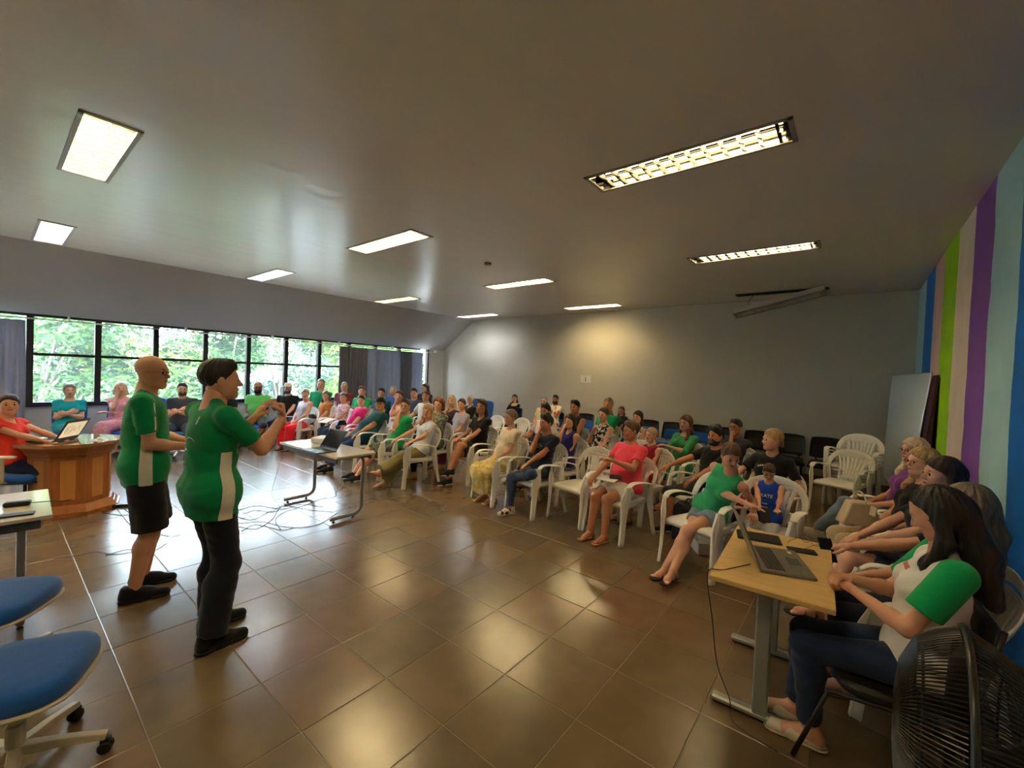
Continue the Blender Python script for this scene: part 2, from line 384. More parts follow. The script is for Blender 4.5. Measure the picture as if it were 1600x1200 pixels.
# ------------------------------------------------------------------ ceiling lights
m_alu = mat('dimmed_aluminium', (.08,.08,.075,1), rough=.10, metal=1.)  # right column lamp metal, darkened in colour to hold down the glare
m_rimw = mat('grey_lamp_rim', S(150,142,132), rough=.45)
m_tube_w = mat('warm_fluorescent_tube', (1,1,1,1), emis=(1.0,.74,.37,1), es=LAMP)
m_tube_c = mat('cool_fluorescent_tube', (1,1,1,1), emis=(.93,.97,1.0,1), es=LAMP)
m_alu2 = mat('brightened_aluminium', (.75,.75,.72,1), rough=.38, metal=1.)  # lamp metal of the other columns, lightened in colour to look fully lit
_blades = {}
def lamp_parts(t, tube_m, L, W, al=None):
    al = al or m_alu
    q = MB(); z0, z1 = 0.0, .085      # housing: open box, walls with thickness
    q.box((0,0,z1+.004), (L,W,.008)); q.box((0,W/2-.004,z1/2), (L,.006,z1)); q.box((0,-W/2+.004,z1/2), (L,.006,z1))
    q.box((L/2-.004,0,z1/2), (.006,W,z1)); q.box((-L/2+.004,0,z1/2), (.006,W,z1)); q.build('housing', al, t)
    q = MB()
    for s in (-1,1): q.box((0,s*(W/2+.008),-.004), (L+.05,.03,.008)); q.box((s*(L/2+.008),0,-.004), (.03,W+.046,.008))
    q.build('rim', m_rimw, t)
    for s in (-1,1):
        q = MB(); q.tube([(-L/2+.06,s*.065,.062),(L/2-.06,s*.065,.062)], .013, 10); q.build('tube', tube_m, t, smooth=True)
    q = MB(); q.poly([(-L/2+.01,-.006,.002),(L/2-.01,-.006,.002),(L/2-.01,-.001,.045),(-L/2+.01,-.001,.045)], .006, (0,1,0)); q.build('centre_blade', al, t)
    key = al.name
    if key not in _blades:
        q = MB()
        for s in (-1,1):     # V shaped cross louvre
            y0, y1 = (.006, W/2-.008) if s > 0 else (-W/2+.008, -.006)
            q.add([(-.012,y0,.045),(-.012,y1,.045),(0,y1,.004),(0,y0,.004),(.012,y0,.045),(.012,y1,.045)], [(0,1,2,3),(3,2,5,4),(4,5,1,0),(0,3,4),(1,5,2)])
        _blades[key] = q.me('louvre_blade'); _blades[key].materials.append(al)
    n = 12
    for i in range(n): link('louvre_blade', _blades[key], None, t, (-L/2+L*(i+.7)/(n+.4), 0, 0))
pos_words = {0:'beside the sloped soffit', 1:'in the middle row', 2:'nearest the striped wall'}
row_words = {0:'behind the viewer', 1:'above the speakers', 2:'second from the speakers', 3:'third row toward the grey back wall', 4:'close to the grey back wall'}
for i, (xa, xb) in enumerate(LX):
    for j, y in enumerate(LY):
        if (i, j) == (2, 4): continue
        cool = (i == 0 and j in (1,2)) or (i == 0 and j == 4)
        t = thing('ceiling_light', 'recessed %s louvred ceiling light %s, %s' % ('cool white' if cool else 'warm', pos_words[i], row_words[j]), 'ceiling light', ((xa+xb)/2, y, ZC), 0, 'recessed louvred ceiling lights')
        lamp_parts(t, m_tube_c if cool else m_tube_w, xb-xa, LWD, m_alu if i == 2 else m_alu2)
# the loose fitting hanging from its dark opening
t = thing('ceiling_light', 'loose ceiling light hanging crooked below a dark opening', 'ceiling light', (-1.10, 8.80, 3.18), 0, 'recessed louvred ceiling lights')
lamp_parts(t, mat('unlit_tube', S(225,225,215), rough=.3), 1.38, .24, mat('pale_enamel', S(205,200,190), rough=.35))
t.rotation_euler = (R(-10), R(-13.4), R(2))
b = MB(); b.box((-1.12, 9.12, ZC+.06), (1.5, LWD+.02, .1)); q = b.build('opening_back', mat('painted_void_shade', S(14,12,11), rough=.9), ceiling); q.name = 'opening_shade_block'  # near-black block paints the shade inside the opening
w_ = MB()
w_.tube(catmull([(-1.55,8.84,3.16),(-1.6,8.95,3.28),(-1.55,9.08,3.44)], 5), .005, 6)
w_.tube(catmull([(-.62,8.84,3.38),(-.6,8.95,3.41),(-.62,9.08,3.44)], 5), .005, 6)
tag(w_.build('lamp_cable', mat('dark_cable', S(30,28,28), rough=.5)), 'thin cables holding the loose ceiling light under its opening', 'cable')
# small wall and ceiling fittings
q = MB(); q.lathe([(.05,0),(.055,-.015),(.04,-.03),(.0001,-.034)], (-4.47,4.84,ZC), 20); tag(q.build('smoke_detector', mat('detector_plastic', S(150,145,135), rough=.5), smooth=True), 'small round grey detector on the ceiling between the lights', 'detector')
t = thing('wall_sensor', 'small white sensor high on the back wall beside the slope', 'sensor', (-9.55, YB, 3.02))
q = MB(); q.box((0,-.03,0), (.07,.06,.11), bev=.01); q.build('sensor_body', mat('white_plastic_small', S(190,192,190), rough=.4), t)
q = MB(); q.tube([(.04,-.012,.05),(.045,-.012,.42)], .005, 6); q.build('conduit', _mats['white_plastic_small'], t)
# paper sheet with numeral on the back wall
t = thing('paper_sign', 'white paper sheet with a black numeral 1 on back wall', 'sign', (-5.47, YB-.001, 1.72))
q = MB(); q.box((0,-.002,0), (.30,.003,.19)); q.build('sheet', mat('paper', S(225,225,220), rough=.7), t)
q = MB(); q.box((0,-.0045,-.01), (.018,.002,.09)); q.box((-.012,-.0045,.026), (.02,.002,.012), (0,R(-35),0)); q.box((0,-.0045,-.055), (.045,.002,.01)); q.build('numeral', mat('black_ink', S(20,20,20), rough=.6), t)
q = MB()
for dx in (-.06,0,.06): q.box((dx,-.0045,.075), (.045,.002,.006))
q.build('print_line', mat('grey_ink', S(120,120,120), rough=.6), t)
# ------------------------------------------------------------------ trees, bounce ground and far houses outside the windows
def leafmat(name, c1, c2):
    m = bpy.data.materials.new(name); m.use_nodes = True; nt = m.node_tree; b = nt.nodes['Principled BSDF']
    ge = nt.nodes.new('ShaderNodeNewGeometry'); cr = nt.nodes.new('ShaderNodeValToRGB'); cr.color_ramp.elements[0].color = c1; cr.color_ramp.elements[1].color = c2
    nt.links.new(ge.outputs['Random Per Island'], cr.inputs[0]); nt.links.new(cr.outputs[0], b.inputs['Base Color']); b.inputs['Roughness'].default_value = .5
    tr = nt.nodes.new('ShaderNodeBsdfTranslucent'); nt.links.new(cr.outputs[0], tr.inputs[0]); mx = nt.nodes.new('ShaderNodeMixShader'); mx.inputs[0].default_value = .4
    nt.links.new(b.outputs[0], mx.inputs[1]); nt.links.new(tr.outputs[0], mx.inputs[2]); nt.links.new(mx.outputs[0], nt.nodes['Material Output'].inputs[0])
    return m
LEAF = [leafmat('leaves_yellow_green', S(50,78,22), S(116,138,44)), leafmat('leaves_mid_green', S(30,62,26), S(78,112,44)), leafmat('leaves_blue_green', S(28,54,34), S(60,92,56))]
m_bark = mat('bark', S(96,84,70), rough=.9, noise=.3, nscale=8, bump=.5, bscale=15)
def tree(x, y, zg, h, rad, seed, lm, nleaf, label):
    g = np.random.RandomState(seed)
    t = thing('tree', label, 'tree', (x, y, zg), 0, 'trees outside the windows')
    q = MB(); top = Vector((g.uniform(-.3,.3), g.uniform(-.3,.3), h*.6))
    q.tube(catmull([(0,0,0),(g.uniform(-.15,.15),g.uniform(-.15,.15),h*.3),top], 5), lambda tt: .17*(1-.6*tt), 8)
    q.build('trunk', m_bark, t, smooth=True)
    cl = []
    for k in range(16):
        a = g.uniform(0, 6.28); rr = rad*math.sqrt(g.uniform(0,1))*.8; zc = h*g.uniform(.3,.93); rr *= 1.05-.55*abs(zc/h-.55)
        c = Vector((rr*math.cos(a), rr*math.sin(a), zc)); cl.append((c, rad*g.uniform(.32,.5)))
    for k in range(7):
        c, r_ = cl[k]; q = MB(); s0 = Vector((0,0,h*.28+.04*h*(k%4))); q.tube(catmull([s0, (s0+c)/2+Vector((0,0,.2)), c], 4), lambda tt: .06*(1-.75*tt), 6); q.build('branch', m_bark, t, smooth=True)
    n = nleaf; idx = g.randint(0, len(cl), n); cc = np.array([c[:] for c, _ in cl])[idx]; r_ = np.array([r for _, r in cl])[idx]
    d = g.normal(size=(n,3)); d /= np.linalg.norm(d,axis=1)[:,None]; rr = g.uniform(.55,1.0,n)**.6
    P = cc + d*(r_*rr)[:,None]*np.array([1,1,.62]) ; P += g.normal(size=(n,3))*.06
    nrm = d*.5+np.array([0,0,.9])+g.normal(size=(n,3))*.45; nrm /= np.linalg.norm(nrm,axis=1)[:,None]
    ta = np.cross(nrm, g.normal(size=(n,3))); ta /= np.linalg.norm(ta,axis=1)[:,None]; tb = np.cross(nrm, ta)
    L = g.uniform(.10,.19,n)[:,None]; W = L*.30
    V = np.stack([P-ta*L, P+tb*W-nrm*.01, P+ta*L-nrm*.03, P-tb*W-nrm*.01], 1).reshape(-1,3)
    me = bpy.data.meshes.new('foliage'); me.vertices.add(4*n); me.vertices.foreach_set('co', V.ravel())
    me.loops.add(4*n); me.loops.foreach_set('vertex_index', np.arange(4*n)); me.polygons.add(n); me.polygons.foreach_set('loop_start', np.arange(0,4*n,4)); me.polygons.foreach_set('loop_total', np.full(n,4)); me.update(); me.validate()
    o = link('foliage', me, lm, t); o['kind'] = 'stuff'
ZG = -3.4
td = [(-19.5,-3.5,8.6,2.9,0),(-18.5,.8,8.3,2.8,1),(-20.5,3.0,9.0,3.0,0),(-18.6,5.6,8.0,2.7,1),(-20.5,8.4,8.8,3.0,2),(-18.8,11.2,8.2,2.8,0),(-21.5,14.5,9.2,3.3,1),(-25,-1,9.6,3.6,2),(-26,5.4,9.8,3.8,2),(-26,12,9.6,3.8,1),(-24.5,18.5,9.5,3.7,2),(-22,-8,9,3.5,1)]
tw = ['yellow-green tree at the far left edge of the windows','bushy green tree seen in the second and third window','tall yellow-green tree rising behind the bushy one','mid green tree outside behind the two standing men','blue-green tree outside left of the curtains','yellow-green tree outside behind the drawn curtains','large green tree outside by the last window gap','dark blue-green tree far back on the left','dark blue-green tree far back in the centre','green tree far back behind the curtains','blue-green tree far back beyond the last window','green tree farthest to the left outside']
for i, (x, y, h, r_, k) in enumerate(td): tree(x, y, ZG, h, r_, 30+i, LEAF[k], 9500 if i < 7 else 7000, tw[i])
b = MB(); b.box((-56, 4, ZG-.1), (90, 130, .2)); b.build('bounce_ground', mat('pale_bounce_surface', S(206,202,192), rough=.9, noise=.12, nscale=1.5))  # pale ground added to bounce daylight up to the ceiling
bpy.data.objects['bounce_ground']['kind'] = 'structure'
def house(x, y, w_, d_, h, label):
    t = thing('house', label, 'house', (x, y, ZG))
    q = MB(); q.box((0,0,h/2), (w_,d_,h)); q.build('wall', mat('white_render', S(150,148,142), rough=.8), t)
    q = MB(); q.poly([(-w_/2-.4,-d_/2-.4,h),(w_/2+.4,-d_/2-.4,h),(w_/2+.1,0,h+.1),(0,0,h+1.7)][:2]+[(w_/2+.4,0,h+1.6),(-w_/2-.4,0,h+1.6)], .15, (0,-.4,1)); q.poly([(-w_/2-.4,0,h+1.6),(w_/2+.4,0,h+1.6),(w_/2+.4,d_/2+.4,h),(-w_/2-.4,d_/2+.4,h)], .15, (0,.4,1)); q.build('roof', mat('clay_roof', S(168,96,70), rough=.8, noise=.2, nscale=5), t)
    for k in (-1,0,1):
        q = MB(); q.box((w_/2+.02, k*d_*.3, h*.55), (.06,1.1,1.2)); q.build('window', mat('house_window', S(50,60,70), rough=.15), t)
house(-38, -2, 8, 14, 6.2, 'white house with clay roof glimpsed through the trees, left part of the windows')
house(-40, 18, 8, 12, 6.0, 'white house with clay roof glimpsed between trees, nearer the curtains')
# ------------------------------------------------------------------ white moulded plastic armchair
m_white = mat('white_moulded_plastic', S(240,237,230), rough=.33, spec=.5, sss=.0, noise=.03, nscale=3)
def strip(path, wd, th, side):
    """flat band swept on a path: wd(t) wide along side, th thick, slightly rounded edges"""
    q = MB(); P = [Vector(p) for p in path]; n = len(P); vs = []; k = 8
    for i in range(n):
        t = i/(n-1); T = (P[min(i+1,n-1)]-P[max(i-1,0)]).normalized(); Sv = Vector(side(t) if callable(side) else side); Sv = (Sv-T*Sv.dot(T)).normalized(); N = T.cross(Sv)
        w_ = (wd(t) if callable(wd) else wd)/2; h = (th(t) if callable(th) else th)/2; e = min(.008, w_*.5, h*.9)
        for a, b_ in ((-w_,-h+e*.6),(-w_+e,-h),(w_-e,-h),(w_,-h+e*.6),(w_,h-e*.6),(w_-e,h),(-w_+e,h),(-w_,h-e*.6)): vs.append(P[i]+Sv*a+N*b_)
    fs = [(i*k+j, i*k+(j+1)%k, (i+1)*k+(j+1)%k, (i+1)*k+j) for i in range(n-1) for j in range(k)]
    fs += [tuple(range(k-1,-1,-1)), tuple((n-1)*k+j for j in range(k))]
    q.add(vs, fs); return q
def back_y(z): return -.205-(z-.43)*.36-.03*math.sin(max(0,min(1,(z-.43)/.4))*math.pi)
def make_monobloc(label, loc, rotz):
    t = thing('plastic_armchair', label, 'chair', loc, rotz, 'white plastic armchairs')
    # seat: dished sheet with a rolled front lip
    nx, ny = 12, 12; top = []; bot = []
    for j in range(ny+1):
        v_ = j/ny; y = -.21+.44*v_; wx = .215+.03*v_
        for i in range(nx+1):
            u = -1+2*i/nx; z = .435-.016*(1-u*u)*math.sin(math.pi*min(1,v_*1.1))-.02*max(0,(v_-.85)/.15)**2
            ex = wx*(1-.04*(v_>.97)); top.append((u*ex, y, z)); bot.append((u*(ex-.004), y, z-.009 if v_ < .97 else z-.04))
    N = len(top); q = MB(); fs = []
    for j in range(ny):
        for i in range(nx):
            a = j*(nx+1)+i; fs.append((a,a+1,a+nx+2,a+nx+1)); fs.append((N+a+nx+1,N+a+nx+2,N+a+1,N+a))
    ed = [i for i in range(nx+1)]+[(nx+1)*j+nx for j in range(1,ny+1)]+[(nx+1)*ny+i for i in range(nx-1,-1,-1)]+[(nx+1)*j for j in range(ny-1,0,-1)]
    for k in range(len(ed)): a, b_ = ed[k], ed[(k+1)%len(ed)]; fs.append((a, a+N, b_+N, b_))
    q.add(top+bot, fs)
    for s in (-1,1): q.add(*_slabpts([(s*.21,-.2,.425),(s*.243,.22,.425),(s*.243,.22,.375),(s*.21,-.2,.385)], (s*.008,0,0)))
    q.build('seat', m_white, t, smooth=True)
    # rim arch: from arm rear over the top
    pts = []
    for k in range(19):
        a = math.pi*k/18; x = .265*math.cos(a); zz = .60+.235*abs(math.sin(a))**.75; x = math.copysign(abs(x)**.92*.265**.08, x) if abs(x) > 1e-6 else 0
        pts.append((x, back_y(zz)+.055*(1-abs(math.sin(a)))**1.5, zz))
    q = strip(pts, lambda t_: .052+.026*math.sin(math.pi*t_), .012, lambda t_: (-.9*math.cos(math.pi*t_), -.15, -math.sin(math.pi*t_)-.05)); q.build('back_frame', m_white, t, smooth=True)
    for s in (-1,1):
        # arm rest and wide front leg in one flowing band, split at the elbow
        arm = catmull([(s*.265,-.215,.60),(s*.288,-.10,.635),(s*.292,.04,.655),(s*.288,.15,.652),(s*.285,.205,.615)], 5)
        strip(arm, lambda t_: .05+.022*math.sin(math.pi*min(1,t_*.9)), .014, (1,0,0)).build('armrest', m_white, t, smooth=True)
        leg = catmull([(s*.285,.205,.618),(s*.281,.222,.52),(s*.272,.232,.42),(s*.270,.245,.2),(s*.275,.265,0.004)], 5)
        q = strip(leg, lambda t_: .055+.060*math.exp(-((t_-.36)/.24)**2), .010, (s*.25,-1,0))
        q2 = strip(leg, lambda t_: .03+.022*math.exp(-((t_-.35)/.3)**2), .008, (1,.2,0)); q.add(*_shift(q2, (-s*.012,.022,0)))
        q.build('leg', m_white, t, smooth=True)
        rear = catmull([(s*.262,-.215,.60),(s*.245,-.225,.43),(s*.248,-.27,.2),(s*.255,-.315,.004)], 5)
        q = strip(rear, lambda t_: .04+.035*math.exp(-((t_-.33)/.25)**2), .010, (s*.5,-1,0))
        q2 = strip(rear, lambda t_: .045, .008, (1,.1,0)); q.add(*_shift(q2, (-s*.012,-.012,0)))
        q.build('leg', m_white, t, smooth=True)
    # back: five slats widening upward, cross bands
    for k in range(-2,3):
        p = [(k*(.030+.0),-.208,.43),(k*.034,back_y(.5),.5),(k*.04,back_y(.6),.6),(k*.048,back_y(.7),.7),(k*.056,back_y(.78),.785-.012*abs(k))]
        strip(catmull(p,3), lambda t_: .024+.019*t_, .008, (1,0,0)).build('slat', m_white, t, smooth=True)
    for z0, w0, hh in ((.465,.098,.055),(.57,.115,.02),(.755,.15,.06)):
        q = MB(); pts = [(x, back_y(z0)+.001, z0+.01*(1-(x/w0)**2)) for x in np.linspace(-w0, w0, 9)]; q.add(*_shift(strip(pts, hh, .008, (0,.3,1)), (0,0,0)))
        q.build('crossband', m_white, t, smooth=True)
    for s in (-1,1):      # outer ribs of the fan
        p = [(s*.10,-.208,.43),(s*.118,back_y(.52),.52),(s*.128,back_y(.62),.62),(s*.15,back_y(.72),.72),(s*.175,back_y(.775)+.008,.775)]
        strip(catmull(p,4), lambda t_: .05-.02*math.sin(math.pi*t_), .009, (1,0,.2)).build('side_rib', m_white, t, smooth=True)
    return t
def _slabpts(pts, nrm):
    P = [Vector(p) for p in pts]; N = Vector(nrm); n = len(P)
    return P+[p+N for p in P], [tuple(range(n-1,-1,-1)), tuple(range(n,2*n))]+[(i,(i+1)%n,n+(i+1)%n,n+i) for i in range(n)]
def _shift(q, d): return [(v[0]+d[0], v[1]+d[1], v[2]+d[2]) for v in q.v], q.f

# ------------------------------------------------------------------ blue swivel office chair with five-star base
m_bluef = mat('royal_blue_fabric', S(4,84,172), rough=.85, sheen=.3, noise=.08, nscale=30, bump=.15, bscale=300)
m_cream = mat('cream_plastic', S(196,184,166), rough=.45, noise=.05, nscale=8)
m_darkp = mat('dark_plastic', S(28,27,30), rough=.4)
def pad(w_, d_, h, r, n=10, crown=.3, m=5):
    """rounded cushion: superellipse plan with domed edge"""
    vs = []; fs = []; K = 32; rings = [(0.0,.80),(.0,.96),(.25,1.0),(.6,1.0),(.85,.965),(1.0,.85),(1.04,.55),(1.06,.2)]
    for z, sc_ in rings:
        for k in range(K):
            a = 2*math.pi*k/K; c_, s_ = math.cos(a), math.sin(a); e = 2/m
            vs.append((w_/2*sc_*math.copysign(abs(c_)**e, c_), d_/2*sc_*math.copysign(abs(s_)**e, s_), h*z))
    for i in range(len(rings)-1):
        for k in range(K): fs.append((i*K+k, i*K+(k+1)%K, (i+1)*K+(k+1)%K, (i+1)*K+k))
    fs.append(tuple(range(K-1,-1,-1))); fs.append(tuple((len(rings)-1)*K+k for k in range(K))); return vs, fs
def make_office_chair(label, loc, rotz, base_m=None, fab=None, seat_z=.47, arms=False, fixed=False, group='office chairs'):
    base_m = base_m or m_cream; fab = fab or m_bluef
    t = thing('office_chair', label, 'chair', loc, rotz, group)
    q = MB(); vs, fs = pad(.48,.46,.085,.1,m=3.4); q.add([(x,y,z+seat_z-.085) for x,y,z in vs], fs); q.build('seat', fab, t, smooth=True)
    q = MB(); vs, fs = pad(.495,.475,.018,.1,m=3.4); q.add([(x,y,z+seat_z-.093) for x,y,z in vs], fs); q.build('seat_shell', base_m, t, smooth=True)
    q = MB(); vs, fs = pad(.42,.50,.06,.1,m=4)
    Rb = Euler((R(90),0,0)).to_matrix(); Rt = Euler((R(10),0,0)).to_matrix()
    bp_ = []
    for x,y,z in vs:
        v_ = Rb @ Vector((x,y,z)); v_.y += .18*(x*x)/.2 ; v_ = Rt @ v_; bp_.append((v_.x, v_.y-.235, v_.z+seat_z+.31))
    q.add(bp_, fs); q.build('backrest', fab, t, smooth=True)
    q = MB(); q.sweep(catmull([(0,-.05,seat_z-.09),(0,-.24,seat_z-.08),(0,-.29,seat_z+.05),(0,-.30,seat_z+.25)],5), [(-.03,-.006),(.03,-.006),(.03,.006),(-.03,.006)]); q.box((0,0,seat_z-.10), (.16,.2,.03), bev=.006); q.build('back_bar', m_darkp, t)
    q = MB(); q.lathe([(.03,.09),(.03,.22),(.022,.225),(.022,seat_z-.1)], seg=16); q.build('column', base_m if not fixed else m_darkp, t, smooth=False)
    for k in range(5):
        a = R(18+72*k); d = Vector((math.cos(a), math.sin(a), 0)); pz = Vector((-d.y, d.x, 0))
        q = MB(); q.sweep([d*.02+Vector((0,0,.115)), d*.14+Vector((0,0,.105)), d*.29+Vector((0,0,.078))], lambda i,t_: [(-.026+.006*t_,-.02+.006*t_),(.026-.006*t_,-.02+.006*t_),(.02-.005*t_,.018-.006*t_),(-.02+.005*t_,.018-.006*t_)], up=(0,0,1)); l_ = q.build('base_spoke', base_m, t, bev=.004)
        q = MB(); cc = d*.285
        for s in (-1,1): q.lathe([(.0001,-.008),(.022,-.008),(.026,-.004),(.026,.004),(.022,.008),(.0001,.008)], cc+pz*(s*.014)+Vector((0,0,.027)), 14, pz)
        q.box(cc+Vector((0,0,.05)), (.03,.03,.03), (0,0,a)); q.build('castor', m_darkp, l_)
    if arms:
        for s in (-1,1):
            q = MB(); q.sweep(catmull([(s*.2,0,seat_z-.07),(s*.27,0,seat_z-.05),(s*.275,0,seat_z+.1),(s*.275,0,seat_z+.2)],4), [(-.02,-.008),(.02,-.008),(.02,.008),(-.02,.008)]); q.build('arm_bracket', m_cream, t)
            q = MB(); q.box((s*.275,0,seat_z+.21), (.05,.25,.028), bev=.01); q.build('armrest', m_white, t)
    return t
# ------------------------------------------------------------------ beam seat of the back rows: blue seat, black shell back
m_blackp = mat('black_shell', S(24,23,26), rough=.42, spec=.45)
def make_beam_seat(label, loc, rotz):
    t = thing('auditorium_seat', label, 'seat', loc, rotz, 'black backed auditorium seats')
    def shell(zlo, zhi, th):
        q = MB(); nx, nz = 8, 6; vs = []; 
        for s in (0, 1):
            for j in range(nz+1):
                z = zlo+(zhi-zlo)*j/nz
                for i in range(nx+1):
                    u = -1+2*i/nx; wx = .235*(1-.10*(j/nz)**3); vs.append((u*wx, -.24-.16*(z-.42)+.05*u*u-(th if s else 0), z-.015*u*u*(j==nz)))
        n1 = (nx+1)*(nz+1); fs = []
        for j in range(nz):
            for i in range(nx):
                a = j*(nx+1)+i; fs.append((a,a+1,a+nx+2,a+nx+1)); fs.append((n1+a+nx+1,n1+a+nx+2,n1+a+1,n1+a))
        ed = [i for i in range(nx+1)]+[(nx+1)*j+nx for j in range(1,nz+1)]+[(nx+1)*nz+i for i in range(nx-1,-1,-1)]+[(nx+1)*j for j in range(nz-1,0,-1)]
        for k in range(len(ed)): a, b_ = ed[k], ed[(k+1)%len(ed)]; fs.append((b_, b_+n1, a+n1, a))
        q.add(vs, fs); return q
    shell(.50,.86,.012).build('backrest', m_blackp, t, smooth=True)
    q = MB(); vs, fs = pad(.41,.05,.21,.1,m=4); q.add([(x, y-.250-.16*(z+.10)+.05*(x/.235)**2, z+.49) for x,y,z in vs], fs); q.build('back_cushion', m_bluef, t, smooth=True)
    q = MB(); vs, fs = pad(.45,.42,.06,.1); q.add([(x,y,z+.40) for x,y,z in vs], fs); q.build('seat', m_bluef, t, smooth=True)
    q = MB(); vs, fs = pad(.46,.43,.02,.1); q.add([(x,y,z+.388) for x,y,z in vs], fs); q.build('seat_shell', m_blackp, t, smooth=True)
    q = MB(); q.box((0,-.05,.35), (.5,.06,.06)); 
    for s in (-1,1): q.tube([(s*.14,-.05,.35),(s*.14,-.26,.45),(s*.14,-.30,.62)], .012, 6)
    q.build('beam', m_blackp, t)
    for s in (-1,1):
        q = MB(); q.box((s*.2,-.05,.17), (.04,.05,.34)); q.box((s*.2,-.03,.015), (.05,.42,.03), bev=.006); q.build('leg', m_blackp, t)
    return t
# ------------------------------------------------------------------ tables
m_ltop = mat('pale_laminate', S(214,204,186), rough=.16, spec=.6, noise=.02, nscale=3, coat=.3)
m_edge = mat('grey_edge_band', S(70,68,70), rough=.5)
m_steel = mat('grey_painted_steel', S(150,148,146), rough=.32, spec=.6, metal=.35)
def make_c_table(label, loc, rotz, L=1.25, D=.6, H=.75, name='folding_table'):
    t = thing(name, label, 'table', loc, rotz, 'tube legged tables')
    q = MB(); q.box((0,0,H-.0125), (L,D,.025), bev=.003); q.build('tabletop', m_ltop, t)
    q = MB(); q.box((0,-D/2+.03,H-.055), (L-.1,.012,.055)); q.box((0,D/2-.03,H-.055), (L-.1,.012,.055)); q.build('apron', m_edge, t)
    for s in (-1,1):
        x = s*(L/2-.13)
        pts = [(x,-D/2+.05,H-.045)]+arc((x, D/2-.16, H-.125), .08, R(90), R(0), 6, (0,1,0), (0,0,1))+[(x,D/2-.09,.3)]+arc((x,D/2-.19,.14),.10,R(0),R(-90),6,(0,1,0),(0,0,1))+[(x,-D/2+.02,.04)]
        q = MB(); q.tube(pts, .021, 10); l_ = q.build('leg', m_steel, t, smooth=True)
        for y in (-D/2+.06, D/2-.2):
            q = MB(); q.lathe([(.018,0),(.02,.006),(.008,.014),(.008,.03)], (x,y,0), 10); q.build('levelling_foot', m_darkp, l_)
    return t
# ------------------------------------------------------------------ body surfaces: blended tapered volumes turned into one continuous mesh
def _cone(X, Y, Z, a, ra, b, rb):
    ab = b-a; L2 = float(ab@ab)
    if L2 < 1e-10: return np.sqrt((X-a[0])**2+(Y-a[1])**2+(Z-a[2])**2)-ra
    t = np.clip(((X-a[0])*ab[0]+(Y-a[1])*ab[1]+(Z-a[2])*ab[2])/L2, 0, 1)
    return np.sqrt((X-a[0]-t*ab[0])**2+(Y-a[1]-t*ab[1])**2+(Z-a[2]-t*ab[2])**2)-(ra+t*(rb-ra))
class Vol:
    """list of volumes: cone (a,ra,b,rb), ellipsoid; blend radius k; clip planes"""
    def __init__(s): s.p = []
    def c(s, a, ra, b=None, rb=None, k=.03, clip=None):
        a = np.array(a, float); b = a if b is None else np.array(b, float); rb = ra if rb is None else rb
        s.p.append(('c', a, ra, b, rb, k, clip)); return s
    def e(s, c, r, k=.02, clip=None, sub=False): s.p.append(('e' if not sub else 'E', np.array(c, float), np.array(r, float), None, None, k, clip)); return s
    def cs(s, a, ra, k=.01): s.p.append(('C', np.array(a, float), ra, np.array(a, float), ra, k, None)); return s
    def mesh(s, h, post=None):
        lo = np.full(3, 1e9); hi = -lo
        for t, a, ra, b, rb, k, cl in s.p:
            if t in 'CE': continue
            m = (max(ra, rb) if t == 'c' else ra); q = b if t == 'c' else a
            lo = np.minimum(lo, np.minimum(a, q)-m); hi = np.maximum(hi, np.maximum(a, q)+m)
        lo -= 3*h+.004; hi += 3*h+.004
        n = np.ceil((hi-lo)/h).astype(int)+1; ax = [(lo[i]+h*np.arange(n[i])).astype(np.float32) for i in range(3)]
        D = np.full(n, .5, np.float32)
        for t, a, ra, b, rb, k, cl in s.p:
            q = b if t in 'cC' else a; m = (max(ra, rb) if t in 'cC' else ra)+k+2.2*h
            l_ = np.minimum(a, q)-m; h_ = np.maximum(a, q)+m
            i0 = np.clip(np.floor((l_-lo)/h).astype(int), 0, n-1); i1 = np.clip(np.ceil((h_-lo)/h).astype(int)+1, 1, n)
            if (i1 <= i0).any(): continue
            sl = tuple(slice(i0[j], i1[j]) for j in range(3))
            X = ax[0][sl[0]][:,None,None]; Y = ax[1][sl[1]][None,:,None]; Z = ax[2][sl[2]][None,None,:]
            if t in 'cC': d = _cone(X, Y, Z, a, ra, b, rb)
            else:
                k0 = np.sqrt(((X-a[0])/ra[0])**2+((Y-a[1])/ra[1])**2+((Z-a[2])/ra[2])**2); k1 = np.sqrt(((X-a[0])/ra[0]**2)**2+((Y-a[1])/ra[1]**2)**2+((Z-a[2])/ra[2]**2)**2)
                d = k0*(k0-1)/np.maximum(k1, 1e-6)
            if cl is not None:
                for (P, N) in (cl if isinstance(cl, list) else [cl]): d = np.maximum(d, (X-P[0])*N[0]+(Y-P[1])*N[1]+(Z-P[2])*N[2])
            A = D[sl]
            if t in 'CE':
                hh = np.maximum(k-np.abs(-d-A), 0)/k; D[sl] = np.maximum(A, -d)+hh*hh*k*.25
            else:
                hh = np.maximum(k-np.abs(d-A), 0)/k; D[sl] = np.minimum(A, d)-hh*hh*k*.25
        if post is not None: D = post(D, ax[0][:,None,None], ax[1][None,:,None], ax[2][None,None,:])
        D = D.copy(); D[0]=D[-1]=.1; D[:,0]=D[:,-1]=.1; D[:,:,0]=D[:,:,-1]=.1
        return surfnet(D, lo, h)
